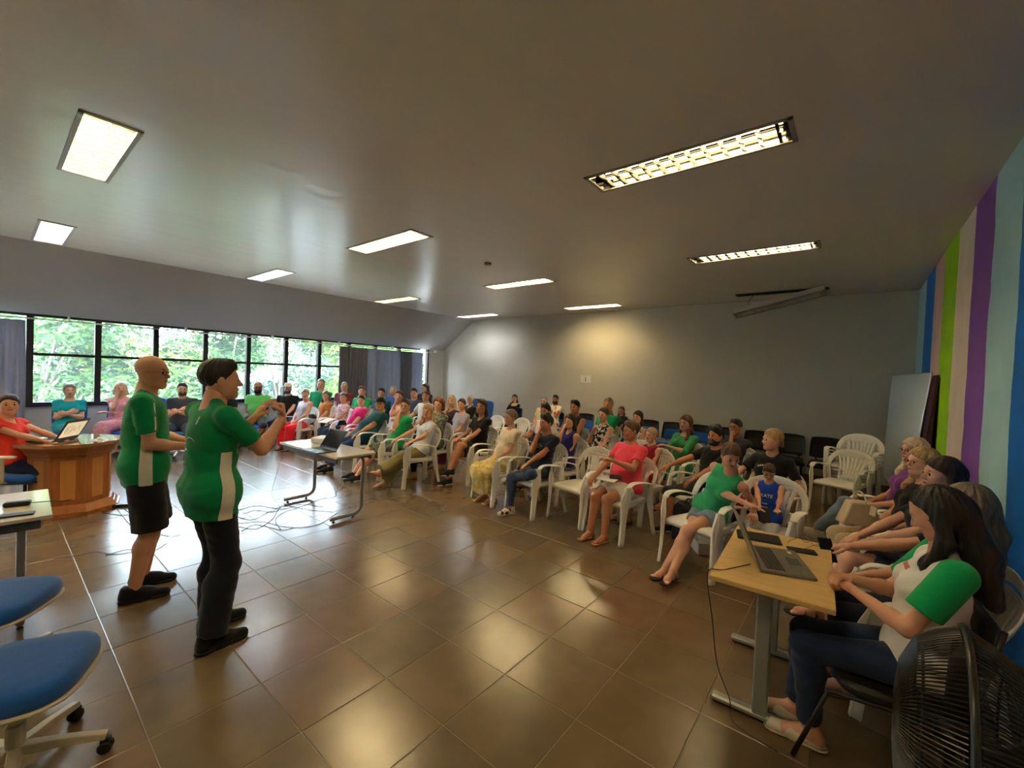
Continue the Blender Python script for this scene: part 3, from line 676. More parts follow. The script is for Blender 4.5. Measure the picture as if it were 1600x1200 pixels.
def surfnet(D, lo, h):
    S_ = D < 0; nx, ny, nz = D.shape
    c = [S_[i:nx-1+i, j:ny-1+j, k:nz-1+k] for i in (0,1) for j in (0,1) for k in (0,1)]
    s_ = sum(x.astype(np.int8) for x in c); act = (s_ > 0) & (s_ < 8)
    I = np.argwhere(act); idx = np.full(act.shape, -1, np.int64); idx[act] = np.arange(len(I))
    acc = np.zeros((len(I),3)); cnt = np.zeros(len(I))
    off = [(i,j,k) for i in (0,1) for j in (0,1) for k in (0,1)]
    V = [D[I[:,0]+o[0], I[:,1]+o[1], I[:,2]+o[2]].astype(float) for o in off]
    for a in range(8):
        for b in range(a+1, 8):
            oa, ob = off[a], off[b]
            if sum(abs(oa[q]-ob[q]) for q in range(3)) != 1: continue
            m = (V[a] < 0) != (V[b] < 0); t = np.zeros(len(I)); t[m] = V[a][m]/(V[a][m]-V[b][m])
            for q in range(3): acc[:,q] += m*(oa[q]+t*(ob[q]-oa[q]))
            cnt += m
    P = lo+h*(I+acc/cnt[:,None]); F = []
    def quads(axis):
        A = np.take(S_, range(0, S_.shape[axis]-1), axis); B = np.take(S_, range(1, S_.shape[axis]), axis)
        E_ = np.argwhere(A != B); u, v = [(1,2),(2,0),(0,1)][axis]
        E_ = E_[(E_[:,u] > 0) & (E_[:,v] > 0)]; E_ = E_[(E_[:,u] < D.shape[u]-1) & (E_[:,v] < D.shape[v]-1)]
        e1 = E_.copy(); e1[:,u] -= 1; e2 = e1.copy(); e2[:,v] -= 1; e3 = E_.copy(); e3[:,v] -= 1
        q = np.stack([idx[tuple(x.T)] for x in (E_, e1, e2, e3)], 1)
        ins = S_[tuple(E_.T)]; q[~ins] = q[~ins][:, ::-1]; return q
    F = np.concatenate([quads(0), quads(1), quads(2)]); return P, F[(F >= 0).all(1)]
def to_mesh(name, P, F, smooth=True):
    me = bpy.data.meshes.new(name); n, m = len(P), len(F)
    me.vertices.add(n); me.vertices.foreach_set('co', np.asarray(P, np.float32).ravel()); me.loops.add(4*m); me.loops.foreach_set('vertex_index', F.ravel().astype(np.int32))
    me.polygons.add(m); me.polygons.foreach_set('loop_start', np.arange(0, 4*m, 4, dtype=np.int32)); me.polygons.foreach_set('loop_total', np.full(m, 4, np.int32))
    me.polygons.foreach_set('use_smooth', np.ones(m, bool)); me.update(calc_edges=True); return me
def join(parts):
    P = []; F = []; n = 0
    for p, f in parts: P.append(p); F.append(f+n); n += len(p)
    return np.concatenate(P), np.concatenate(F)
def xf(pf, M_, T): return pf[0] @ np.asarray(M_).T + np.asarray(T), pf[1]
def mirror(pf): return pf[0]*np.array([-1,1,1]), pf[1][:, ::-1]
_cache = {}
def cached(fn):
    def w_(*a):
        k = (fn.__name__,)+a
        if k not in _cache: _cache[k] = fn(*a)
        return _cache[k]
    return w_
# head: origin mid head, y forward, z up, 225 mm tall
@cached
def head_geo(sex, h):
    v = Vol(); m = sex == 'm'; jw = .052 if m else .045
    v.e((0,-.018,.030), (.074,.093,.086), k=.02); v.e((0,.018,-.022), (.064,.066,.078), k=.03)
    v.c((-jw*.62,.022,-.078), .026, (0,.058,-.092), .021, k=.03).c((jw*.62,.022,-.078), .026, (0,.058,-.092), .021, k=.03)
    v.c((-jw,-.005,-.045), .024, (-jw*.7,.02,-.078), .024, k=.03).c((jw,-.005,-.045), .024, (jw*.7,.02,-.078), .024, k=.03)
    v.c((-.040,.050,-.025), .020, k=.03).c((.040,.050,-.025), .020, k=.03)             # cheeks
    v.c((-.032,.066,.020), .011, (.032,.066,.020), .011, k=.02)                          # brow
    if h <= .0055:
        v.cs((-.031,.093,.0), .0135, .014).cs((.031,.093,.0), .0135, .014)
        for s in (-1,1): v.c((s*.019,.0745,.0085), .0045, (s*.042,.0705,.0075), .004, k=.004); v.c((s*.021,.0745,-.009), .003, (s*.040,.071,-.008), .003, k=.004)
    v.c((0,.078,.008), .0075, (0,.100,-.028), .0105, k=.012).c((-.011,.088,-.032), .0075, (.011,.088,-.032), .0075, k=.008)   # nose
    v.c((-.016,.078,-.058), .008, (.016,.078,-.058), .008, k=.012)                                                     # mouth mound
    v.e((-.077,-.012,-.010), (.009,.019,.031), k=.008).e((.077,-.012,-.010), (.009,.019,.031), k=.008)
    if h <= .0055:
        for s in (-1,1): v.cs((s*.090,-.006,-.006), .011, .006)
    r = .056 if m else .046
    v.c((0,-.022,-.06), r, (0,-.032,-.150), r+.002, k=.03)
    return v.mesh(h)
def _interp_cut(ys, zs, hair_in=1.):
    def f(Y): return np.interp(Y, ys, zs)
    return f
def _clump(X, Y, Z, amp, f1, wav=0.):
    a = np.arctan2(X, Y+.02-.0*Z); return amp*(np.sin(a*f1+2.2*np.sin(Z*23*(1+wav)+a*2))+.6*np.sin(a*f1*2.3+Z*14+1.3*np.sin(Z*41*(1+wav))))
@cached
def hair_geo(style, h):
    v = Vol(); e = .012
    front, temple, ear, back = .070, .045, -.012, -.065
    if style in ('short','fluffy'): e = .009
    if style == 'crop': e = .007; front = .075
    if style == 'receding': e = .006; front = .098
    if style in ('long','longback','longwavy','side_long','ponytail','bun','updo','bob','curly'): e = .013; ear = -.02; back = -.09
    v.e((0,-.020,.032), (.074+e, .093+e, .087+e), k=.02)
    lz = {'bob':-.12, 'curly':-.10}.get(style)
    if style == 'short': v.c((-.02,.045,.095), .026, (.035,.04,.098), .022, k=.04)
    if style == 'fluffy': v.c((-.03,.05,.095), .032, (.04,.04,.10), .03, k=.04).c((0,-.02,.12), .035, k=.04)
    if style in ('long','longwavy','longback','side_long'):
        dn = -.36 if style != 'longwavy' else -.30
        v.c((0,-.075,.0), .062, (0,-.115,-.16), .058, k=.04).c((0,-.115,-.16), .058, (0,-.135,dn), .035, k=.04)
        for s in (-1,1):
            v.c((s*.066,-.025,.02), .026, (s*.083,-.03,-.12), .030, k=.03)
            if style in ('long','longwavy'): v.c((s*.083,-.03,-.12), .030, (s*.088,.035,-.22), .028, k=.03).c((s*.088,.035,-.22), .028, (s*.078,.06,dn), .016, k=.03)
            else: v.c((s*.083,-.03,-.12), .030, (s*.06,-.09,-.24), .03, k=.04)
        if style == 'side_long': v.c((-.075,.0,-.1), .034, (-.07,.06,-.24), .03, k=.03).c((-.07,.06,-.24), .03, (-.06,.07,-.34), .015, k=.03)
    if style == 'bob':
        v.c((0,-.07,.0), .06, (0,-.09,-.11), .05, k=.04)
        for s in (-1,1): v.c((s*.068,-.02,.02), .026, (s*.085,.0,-.10), .030, k=.03)
    if style == 'curly':
        v.e((0,-.03,.03), (.108,.115,.108), k=.03); v.c((-.07,-.04,-.07), .045, (.07,-.04,-.07), .045, k=.05)
    if style == 'ponytail': v.c((0,-.11,.06), .022, (0,-.15,.03), .03, k=.02).c((0,-.15,.03), .03, (0,-.14,-.17), .014, k=.02)
    if style == 'sideponytail': v.c((0,-.10,-.02), .03, (-.07,-.07,-.12), .028, k=.02).c((-.07,-.07,-.12), .028, (-.10,.03,-.24), .018, k=.02)
    if style == 'bun': v.c((0,-.115,.055), .038, k=.015)
    if style == 'updo': v.c((0,-.105,.0), .035, k=.02)
    ys = np.array([-.2,-.10,-.03,.005,.03,.055,.075,.12]); zs = np.array([back,back,-.055,ear,.020,temple,front-.006,front])
    if style in ('long','longwavy','longback','side_long','bob','curly'): ys = np.array([-.2,-.05,.0,.012,.035,.055,.075,.12]); zs = np.array([-1.,-1.,-1.,-.0,.030,temple,front-.008,front-.002])
    if style == 'fringe': pass
    def post(D, X, Y, Z):
        am = .0028 if h < .006 else .0022
        D = D+_clump(X, Y, Z, am*(1.6 if style in ('curly','longwavy','fluffy') else 1.), 11 if style != 'curly' else 9, 1.2 if style in ('curly','longwavy') else 0)
        if style == 'curly': D = D+.006*np.sin(X*95)*np.sin(Y*90+1)*np.sin(Z*92)
        cut = (np.interp(Y, ys, zs)+.01*np.sin(X*40)-Z)*.7
        inner = (np.abs(X) > .05)*0.
        side = np.abs(X)-.056 if style in ('long','longwavy','side_long') else None
        if side is not None: cut = np.where((Y > -.0) & (Z < -.02), np.minimum(cut, np.maximum(-side, -1)), cut)
        if side is not None: cut = np.where((Y > .012) & (Z < -.09) & (np.abs(X) > .045), -1, cut)
        return np.maximum(D, cut)
    return v.mesh(h, post)
@cached
def beard_geo(kind, h):
    v = Vol(); t = .006 if kind == 'short' else .012
    v.c((-.05,.0,-.055), .024+t*.6, (-.034,.03,-.088), .024+t, k=.03).c((.05,.0,-.055), .024+t*.6, (.034,.03,-.088), .024+t, k=.03)
    v.c((-.03,.035,-.088), .024+t, (0,.058,-.094), .022+t, k=.03).c((.03,.035,-.088), .024+t, (0,.058,-.094), .022+t, k=.03)
    v.c((-.02,.078,-.044), .007, (.02,.078,-.044), .007, k=.01)
    v.c((-.032,.062,-.06), .016, (-.03,.05,-.085), .018, k=.02).c((.032,.062,-.06), .016, (.03,.05,-.085), .018, k=.02)
    return v.mesh(h, lambda D,X,Y,Z: np.maximum(D+.0012*np.sin(X*300)*np.sin(Z*260), -(np.sqrt(X**2+(Y-.092)**2*.6+((Z+.060)*1.8)**2)-.020)))
@cached
def hand_geo(pose, h):
    curl = {'relaxed':(18,28,18), 'fist':(70,85,55), 'flat':(4,6,4), 'point':(70,85,55), 'grip':(45,50,35), 'open':(8,14,10)}[pose]; v = Vol()
    xs = (.027,.009,-.009,-.026); ln = ((.042,.025,.020),(.046,.028,.021),(.043,.026,.020),(.034,.020,.018)); ys = (.082,.086,.083,.076)
    v.c((0,-.035,0), .023, (0,.012,0), .021, k=.015)
    for i in range(4):
        v.c((xs[i]*.55,.012,-.001), .016, (xs[i],ys[i],0), .0125, k=.012)
        p = np.array([xs[i],ys[i],0.]); a = 0; cc = curl if not (pose == 'point' and i == 0) else (3,4,3)
        sp = (1.5-i)*(.06 if pose != 'open' else .16)
        for j in range(3):
            a += R(cc[j]); d = np.array([sp*math.cos(a), math.cos(a), -math.sin(a)]); q = p+d*ln[i][j]
            v.c(p, .0098-.0009*j, q, .0090-.0009*j, k=.004); p = q
    th = [(.024,.018,-.004),(.043,.046,-.014),(.050,.074,-.022),(.050,.098,-.026)] if pose not in ('fist','point','grip') else [(.024,.018,-.004),(.040,.042,-.018),(.030,.064,-.034),(.012,.078,-.040)]
    for j in range(3): v.c(th[j], .0135-.0015*j, th[j+1], .0118-.0015*j, k=.006)
    return v.mesh(h)
@cached
def shoe_geo(kind, h):
    v = Vol(); B = [((0,0,-.078), (0,0,-1))]
    if kind in ('sneaker','dark_sneaker'):
        v.c((0,-.045,-.040), .040, (0,.06,-.052), .040, k=.03, clip=B).c((0,.06,-.052), .040, (.004,.165,-.062), .034, k=.03, clip=B).c((0,-.035,.0), .043, (0,-.035,-.04), .04, k=.02, clip=[((0,0,.012),(0,.25,1))]+B).c((0,-.02,-.01), .035, (0,.08,-.04), .036, k=.03, clip=B)
    elif kind == 'slipper':
        v.c((0,-.045,-.050), .034, (0,.06,-.060), .036, k=.03, clip=B+[((0,.0,-.040),(0,-.3,1))]).c((0,.06,-.060), .037, (.004,.155,-.064), .031, k=.03, clip=B)
    return v.mesh(h, lambda D,X,Y,Z: D)
@cached
def sole_geo(kind, h):
    v = Vol(); t = {'sneaker':.016, 'dark_sneaker':.016, 'slipper':.006, 'sandal':.010}[kind]; cl = [((0,0,-.080),(0,0,-1)), ((0,0,-.080+t),(0,0,1))]
    for (y, r) in ((-.045,.041),(.0,.038),(.05,.040),(.10,.044),(.155,.042)): pass
    ex = .002 if kind != 'sandal' else -.002
    v.c((0,-.045,-.070), .040+ex, (0,.04,-.070), .037+ex, k=.02, clip=cl).c((0,.04,-.070), .037+ex, (.004,.15,-.070), .044+ex, k=.02, clip=cl)
    return v.mesh(h)
@cached
def bare_foot(h):
    v = Vol(); B = [((0,0,-.070), (0,0,-1))]
    v.c((0,-.038,-.045), .030, (0,-.01,.0), .034, k=.03, clip=B).c((0,-.01,-.01), .034, (.0,.09,-.052), .026, k=.03, clip=B).c((0,-.04,-.05), .028, (0,.10,-.058), .033, k=.02, clip=B)
    for i in range(5): v.c((.026-.0125*i,.10,-.060), .011, (.030-.0140*i,.155-.006*i*i*.6,-.061), .0105-.0008*i, k=.004, clip=B)
    return v.mesh(h)
# ------------------------------------------------------------------ skin, hair and cloth materials
SKIN = {'light': mat('skin_light', S(214,160,132), rough=.5, sss=.08, noise=.06, nscale=9, spec=.4), 'fair': mat('skin_fair', S(222,178,152), rough=.5, sss=.08, noise=.06, nscale=9, spec=.4),
        'tan': mat('skin_tan', S(188,128,92), rough=.5, sss=.08, noise=.06, nscale=9, spec=.4), 'brown': mat('skin_brown', S(140,90,62), rough=.5, sss=.06, noise=.06, nscale=9, spec=.4), 'dark': mat('skin_dark', S(92,60,46), rough=.5, sss=.05, noise=.06, nscale=9, spec=.4)}
def hm(n, c, c2): return mat(n, c, rough=.42, spec=.5, col2=c2, nscale=30, stretch=(1,1,.12), bump=.5, bscale=90)
HAIR = {'black': hm('black_hair', S(16,13,13), S(38,30,28)), 'dark': hm('dark_brown_hair', S(34,22,18), S(62,42,32)), 'brown': hm('brown_hair', S(66,42,28), S(104,70,46)), 'red': hm('reddish_hair', S(96,48,30), S(140,76,46)),
        'blond': hm('blond_hair', S(140,104,62), S(196,160,108)), 'lightblond': hm('light_blond_hair', S(176,148,104), S(222,200,160)), 'grey': hm('grey_hair', S(120,114,108), S(170,165,158)), 'white': hm('white_hair', S(190,188,184), S(228,226,222)), 'ash': hm('ash_blond_hair', S(96,84,66), S(150,134,106))}
m_eyew = mat('eye_white', S(225,220,212), rough=.25); m_iris = mat('iris', S(30,20,14), rough=.15); m_lip = mat('lips', S(156,70,66), rough=.4); m_teeth = mat('teeth', S(235,230,220), rough=.3)
def cloth(n, c, noise=.06, **k):
    k.setdefault('rough', .85); return mat(n, c, noise=noise, nscale=12, bump=.22, bscale=38, sheen=.15, spec=.25, **k)
def cloth2(n, c, c2, sc=26, **k): return mat(n, c, rough=.85, col2=c2, nscale=sc, bump=.15, bscale=40, spec=.25, **k)
def _sharp(m, p0=.46, p1=.54):
    for nd in m.node_tree.nodes:
        if nd.type == 'VALTORGB': nd.color_ramp.elements[0].position = p0; nd.color_ramp.elements[1].position = p1
    return m
def eye_me():
    if 'eye' in _cache: return _cache['eye']
    q = MB(); seg = 12
    prof = [(.0001,-.0125)]+[(.0125*math.sin(a), -.0125*math.cos(a)) for a in [math.pi*i/10 for i in range(1,10)]]+[(.0001,.0125)]
    q.lathe(prof, (0,0,0), seg, (0,1,0)); me = q.me('eye', True); me.materials.append(m_eyew); me.materials.append(m_iris)
    for p in me.polygons:
        if p.center.y > .0080: p.material_index = 1
    _cache['eye'] = me; return me
def part_me(key, fn, mats=()):
    if key not in _cache:
        me = fn(); [me.materials.append(x) for x in mats]; _cache[key] = me
    return _cache[key]
def lips_fn(smile):
    def f():
        q = MB(); n = 9; up = []; lo = []
        for i in range(n):
            t = -1+2*i/(n-1); x = t*(.021 if not smile else .025); z = -.059+(.006 if smile else -.0005)*t*t; y = .0885-.010*t*t; up.append((x,y,z+.002)); lo.append((x,y-.001,z-.0035-(.003 if smile else 0)*(1-t*t)))
        r = lambda a: (lambda t: .0005+a*math.sin(math.pi*min(1,max(0,t)))**.7)
        q.tube(up, r(.0032), 6); q.tube(lo, r(.0038), 6)
        if smile: q.cur = 1; q.tube([((a[0]+b[0])/2*.8,(a[1]+b[1])/2-.0005,(a[2]+b[2])/2+.0008) for a,b in zip(up,lo)], r(.0024), 6)
        return q.me('mouth', True)
    return f
def brow_fn():
    q = MB()
    for s in (-1,1): q.tube([(s*.017,.0805,.019),(s*.030,.0795,.0245),(s*.046,.069,.020)], lambda t: .0014+.0028*math.sin(math.pi*(.15+.75*(1-t))), 6)
    return q.me('eyebrows', True)
def glasses_fn():
    q = MB()
    for s in (-1,1):
        q.tube([(s*.032+.022*math.cos(a)*(1 if True else 1), .096-.004*abs(math.cos(a)), -.002+.016*math.sin(a)) for a in [2*math.pi*i/14 for i in range(14)]], .0016, 5, closed=True)
        q.tube([(s*.054,.092,.003),(s*.073,.07,.004),(s*.080,-.005,.0)], .0015, 5)
    q.tube([(-.011,.098,.001),(0,.101,.004),(.011,.098,.001)], .0015, 5); return q.me('glasses', True)
def basis(yaw=0, pitch=0, roll=0): return np.array((Matrix.Rotation(R(yaw),3,'Z') @ Matrix.Rotation(R(pitch),3,'X') @ Matrix.Rotation(R(roll),3,'Y')))
def frame(Yd, Zd):
    Y = np.array(Yd, float); Y /= np.linalg.norm(Y); Z = np.array(Zd, float); Z = Z-Y*(Z@Y)
    if np.linalg.norm(Z) < 1e-4: Z = np.array([0,0,1.])-Y*Y[2]+np.array([1e-3,0,0])
    Z /= np.linalg.norm(Z); X = np.cross(Y, Z); return np.stack([X, Y, Z], 1)
def ik(a, t, l1, l2, pole):
    a, t, pole = map(lambda x: np.array(x, float), (a, t, pole)); d = t-a; L = np.linalg.norm(d); L2 = min(L, (l1+l2)*.998); d /= L; t = a+d*L2
    x = (l1*l1-l2*l2+L2*L2)/(2*L2); h = math.sqrt(max(l1*l1-x*x, 1e-6)); p = pole-d*(pole@d); p /= np.linalg.norm(p); return a+d*x+p*h, t
PRESENTER = Vector((-3.4, .9, 1.55))
LODS = []
ntri = 0
def make_person(label, sk, face, look=None, origin=(0,0,0), sex='f', s=1., fat=1., skin='light', hair=None, top=None, bottom=None, shoes=None, glasses=None, beard=None, smile=False, hands=('relaxed','relaxed'), handup=None, h=.012, name='person', hair_drop=None, group=None, hpitch=0, hroll=0, prints=None, foot_yaw=(0,0), cap=None):
    """sk: joints in the local frame. keys P(pelvis) U(spine dir) hipL/R kneeL/R ankL/R shL/R elL/R wrL/R neck head; index 0=left(-x) 1=right(+x)"""
    global ntri
    t = thing(name, label, 'person', origin, R(face-90), group)
    g = lambda k: sk[k]; P, U, Fw, Rt = g('P'), g('U'), g('F'), g('R'); q = lambda u, x=0, y=0: P+U*u*s+Rt*x*s+Fw*y*s
    fat = fat*.95; m = sex == 'm'; shw = (.165 if m else .140)*s; f = fat
    v = Vol()
    rs = s/.98; g_ = f*rs; gm = (.5+.5*f)*rs
    def torso(v, i=0., clipT=None, clipB=None, arms=True, bust=True):
        c1 = [c for c in (clipT, clipB) if c is not None] or None
        v.c(q(.01,-.07), (.112 if not m else .106)*g_+i, q(.01,.07), (.112 if not m else .106)*g_+i, k=.05, clip=c1)
        v.c(q(.03), .112*g_+i, q(.20), .100*g_+i, k=.06, clip=c1)
        v.c(q(.19,-.045*f), .092*g_+i, q(.19,.045*f), .092*g_+i, k=.06, clip=c1)
        v.c(q(.33,-.070), (.098 if m else .086)*gm+i, q(.33,.070), (.098 if m else .086)*gm+i, k=.06, clip=c1)
        v.c(q(.20), .098*g_+i, q(.38), .095*(.4+.6*f)*rs+i, k=.05, clip=c1)
        v.c(q(.43,-.095,-.005), (.068 if m else .056)*rs+i, q(.43,.095,-.005), (.068 if m else .056)*rs+i, k=.05, clip=c1)
        if f > 1.05: v.c(q(.15,0,.05*f), .10*f*f*.90*rs+i, k=.07, clip=c1)
        if not m and bust and s > .8:
            for a in (-1,1): v.c(q(.335,a*.062,.075), .052*(.6+.4*f)*rs+i, k=.04, clip=c1)
        for a in (0,1): v.c(q(.445,(-.09,.09)[a],-.01), .052*rs+i, sk['sh'][a], .047*(.7+.3*f)*rs+i*.7, k=.035, clip=c1)
        for a in (-1,1): v.c(q(.46,a*.085,-.015), .032*rs+i*.5, q(.55,a*.018,-.01), .034*rs+i*.2, k=.03, clip=c1)
    torso(v)
    nk = (.057 if m else .045)*rs
    v.c(q(.46,0,-.01), nk+.008, sk['neck']+ (sk['head']-sk['neck'])*.35, nk*(.85+.15*f), k=.03)
    fl = .85+.15*f
    def arm(v, a, i=0., frac=2., k=.025, r0=1.):
        S_, E_, W_ = sk['sh'][a], sk['el'][a], sk['wr'][a]; cl = None
        ru, re, rw = (.047 if m else .042)*f*s, (.038 if m else .034)*fl*s, (.026 if m else .0225)*s
        if frac <= 1:
            cp = S_+(E_-S_)*frac; cl = [(cp, (E_-S_)/np.linalg.norm(E_-S_))]
            v.c(S_, ru+i, E_, re+i*r0*1.3, k=k, clip=cl)
        else:
            v.c(S_, ru+i, E_, re+i, k=k); mid = E_+(W_-E_)*.28
            if frac < 2:
                cp = E_+(W_-E_)*(frac-1); cl = [(cp, (W_-E_)/np.linalg.norm(W_-E_))]
            v.c(E_, re+i, mid, re*1.02+i, k=k, clip=cl); v.c(mid, re*1.02+i, W_, rw+i, k=k, clip=cl)
    def leg(v, a, i=0., frac=2., r1=0., k=.03, hipr=0.):
        H_, K_, A_ = sk['hip'][a], sk['knee'][a], sk['ank'][a]; cl = None
        rh, rk, ra = .084*f*(1 if m else 1.04)*s, .056*fl*s, .036*s
        if frac <= 1:
            cp = H_+(K_-H_)*frac; cl = [(cp, (K_-H_)/np.linalg.norm(K_-H_))]
            v.c(H_, rh+i+hipr, K_, rk+i+r1+.012, k=k, clip=cl)
        else:
            v.c(H_, rh+i+hipr, K_, rk+i, k=k); bk = np.cross(np.cross(K_-H_, A_-K_), A_-K_); n_ = np.linalg.norm(bk); bk = bk/n_ if n_ > 1e-5 else np.array([0,-1.,0]); 
            if bk @ (K_-H_) > 0: bk = -bk
            mid = K_+(A_-K_)*.30+bk*.014
            if frac < 2:
                cp = K_+(A_-K_)*(frac-1); cl = [(cp, (A_-K_)/np.linalg.norm(A_-K_))]
            v.c(K_, rk+i, mid, .056*fl*s+i+r1*.4, k=k, clip=cl); v.c(mid, .056*fl*s+i+r1*.4, A_, ra+i+r1, k=k, clip=cl)
    for a in (0,1): arm(v, a); leg(v, a)
    parts = [v.mesh(h*1.4)]
    # head
    hh = .0044 if h < .0098 else (.0054 if h < .0118 else (.0068 if h < .0145 else .0088))
    B = g('hb'); hs = sk.get('hs', s); hc = g('head'); HM = B*hs
    parts.append(xf(head_geo(sex, hh), HM, hc))
    # hands
    for a in (0,1):
        d = sk['wr'][a]-sk['el'][a]; d /= np.linalg.norm(d); hd = sk.get('hdir', [None,None])[a]; hd = d if hd is None else np.array(hd, float)
        up = (handup or sk.get('hup') or [(0,0,1),(0,0,1)])[a]; geo = hand_geo(hands[a], .0044 if h < .0100 else (.0058 if h < .0130 else .0075)); geo = mirror(geo) if a == 1 else geo
        parts.append(xf(geo, frame(hd, up)*s*.96, sk['wr'][a]))
    # feet
    ff = []
    for a in (0,1):
        d = sk['ank'][a]-sk['knee'][a]; fd = np.array(sk.get('fdir', [(0,1,0),(0,1,0)])[a], float); fm = frame(fd, sk.get('fup', [(0,0,1),(0,0,1)])[a])*s; ff.append(fm)
        if shoes is None or shoes[0] in ('sandal','slipper'):
            bf = bare_foot(.005 if h < .0115 else .008); bf = mirror(bf) if a == 1 else bf; parts.append(xf(bf, fm, sk['ank'][a]))
    Pb, Fb = join(parts); body = link('body', to_mesh('body', Pb, Fb), SKIN[skin], t); ntri += 2*len(Fb)
    # face
    Bm = Matrix(B.tolist()).to_4x4(); HMm = Matrix.Translation(Vector(hc)) @ Bm @ Matrix.Diagonal((hs,hs,hs,1))
    def hp(nm, me, par=body, loc=(0,0,0), mt=None):
        o = link(nm, me, None, par); o.matrix_local = HMm @ Matrix.Translation(loc)
        if mt is not None:
            if not me.materials: me.materials.append(mt)
            o.material_slots[0].link = 'OBJECT'; o.material_slots[0].material = mt
        return o
    for e in (-1,1): hp('eye', eye_me(), loc=(e*.031,.0712,-.001))
    hp('mouth', part_me('mouth%d' % smile, lips_fn(smile), (m_lip, m_teeth)))
    bc = HAIR['dark'] if (hair is None or hair[1] in ('black','dark','brown','red')) else HAIR[hair[1] if hair[1] not in ('white','grey','lightblond') else 'ash']
    hp('eyebrows', part_me('brows', brow_fn), mt=bc)
    if hair and hair[0] != 'bald':
        key = ('hair', hair[0], hh)
        if key not in _cache: me = to_mesh('hair', *hair_geo(hair[0], hh*1.2)); _cache[key] = me
        ntri += 2*len(_cache[key].polygons); ho = hp('hair', _cache[key], t, mt=HAIR[hair[1]])
        if hair[0] in ('long','longback','longwavy','side_long') and 'hbh' in sk:
            ho.matrix_local = Matrix.Translation(Vector(hc)) @ Matrix(sk['hbh'].tolist()).to_4x4() @ Matrix.Diagonal((hs,hs*1.02,hs,1))
    if beard:
        key = ('beard', beard[0], hh)
        if key not in _cache: _cache[key] = to_mesh('beard', *beard_geo(beard[0], hh))
        hp('beard', _cache[key], t, mt=HAIR[beard[1]])
    if glasses:
        hp('glasses', part_me('glasses', glasses_fn), t, mt=mat('glasses_'+glasses, {'black':S(16,15,16),'metal':S(130,120,110),'red':S(110,20,30)}[glasses], rough=.3))
    if cap:
        q_ = MB()
        if cap[0] == 'cap':
            q_.lathe([(.083*math.cos(x)+.004, .088*math.sin(x)) for x in [R(a_) for a_ in range(0,90,10)]]+[(.001,.09)], (0,-.02,.045), 20); q_.v = [(x,y*1.2 if True else y,z) for x,y,z in q_.v]
            vs = []; n = 9
            for zt in (.050,.046):
                for i in range(n): a_ = R(20+140*i/(n-1)); vs.append((.07*math.cos(a_), .07+.0*math.sin(a_), zt)); vs.append((.066*math.cos(a_), .075+.075*math.sin(a_), zt-.012))
            fs = [(2*i,2*i+2,2*i+3,2*i+1) for i in range(n-1)]+[(2*n+2*i+1,2*n+2*i+3,2*n+2*i+2,2*n+2*i) for i in range(n-1)]+[(2*i+1,2*i+3,2*n+2*i+3,2*n+2*i+1) for i in range(n-1)]; q_.add(vs, fs)
        else:
            q_.lathe([(.15,.052),(.158,.058),(.15,.056),(.10,.045),(.09,.05),(.085,.10),(.075,.135),(.05,.142),(.0001,.132)], (0,-.015,.0), 24); q_.v = [(x,y*1.15,z+.0*y) for x,y,z in q_.v]
        hp(cap[0] if cap[0] == 'cap' else 'hat', q_.me('cap', True), t, mt=cap[1])
    # clothes
    def wr(amp, ph):
        def post(D, X, Y, Z):
            return D+amp*(np.sin(X*27+9*np.sin(Z*9+ph)+Y*19+ph)*np.sin(Z*31+5*np.sin(X*11)+ph)+.5*np.sin(Z*55+X*20+ph*2))
        return post
    def cadd(nm, v, mt, amp=.0022, hx=1., smooth=True, post=None):
        global ntri
        pf = v.mesh(h*(hx if nm == 'shirt' else hx*1.12), post or wr(amp, len(label)*.7)); o = link(nm, to_mesh(nm, *pf), mt, t); ntri += 2*len(pf[1]); return o
    out = {'root': t, 'body': body}; seated = (sk['knee'][0]-sk['hip'][0]) @ (-U) < .3
    ncut = sk['neck']-U*.0
    if top:
        ty, tm = top[0], top[1]; opt = top[2] if len(top) > 2 else {}
        v = Vol(); th = opt.get('th', .012); hem = opt.get('hem', -.10); hem = max(hem, -.05) if seated else hem
        cb = (q(hem), -U); 
        if ty in ('tee','polo','long','elbow','cap'):
            torso(v, th, clipB=cb); fr = {'tee':.62,'polo':.62,'long':1.93,'elbow':1.15,'cap':.35}[ty]; fr = opt.get('sleeve', fr)
            for a in (0,1): arm(v, a, th, fr, r0=opt.get('flare',1.25))
        elif ty == 'tank': torso(v, th, clipB=cb)
        elif ty == 'strapless': torso(v, th, clipB=cb, clipT=(q(.40), U))
        if ty != 'strapless' or True:
            for a in (0,1):
                H_, K_ = sk['hip'][a], sk['knee'][a]; rh = .084*f*s; e_ = H_+(K_-H_)*.5
                if (K_-H_) @ (-U) > .25: v.c(H_, rh*.86+th, e_, rh*.92+th+.006, k=.10, clip=[cb])
            v.c(q(.01,-.07), .106*g_+th, q(.01,.07), .106*g_+th, k=.06, clip=[cb])
        if opt.get('hemflare'): v.c(q(.0), .118*f+opt['hemflare'], q(hem), .118*f+opt['hemflare'], k=.05, clip=[cb])
        nw, nd = {'crew':(.064,.012),'wide':(.105,.05),'vneck':(.065,.075),'scoop':(.075,.075),'none':(.05,.0)}[opt.get('neck','crew')]
        sc_ = s
        if ty != 'strapless':
            v.e(q(.565,0,.015+nd*.4), (nw*sc_, (.062+nd*.6)*sc_, (.055+nd)*sc_), k=.008, sub=True)
            v.e(q(.62,0,0), (nw*sc_*1.1,.09*sc_,.10*sc_), k=.008, sub=True)
            if ty == 'tank' or opt.get('cutarm'):
                for a in (0,1): v.e(sk['sh'][a]+Rt*(-.012,.012)[a]*s, (.045*s,.12*s,.085*s), k=.006, sub=True)
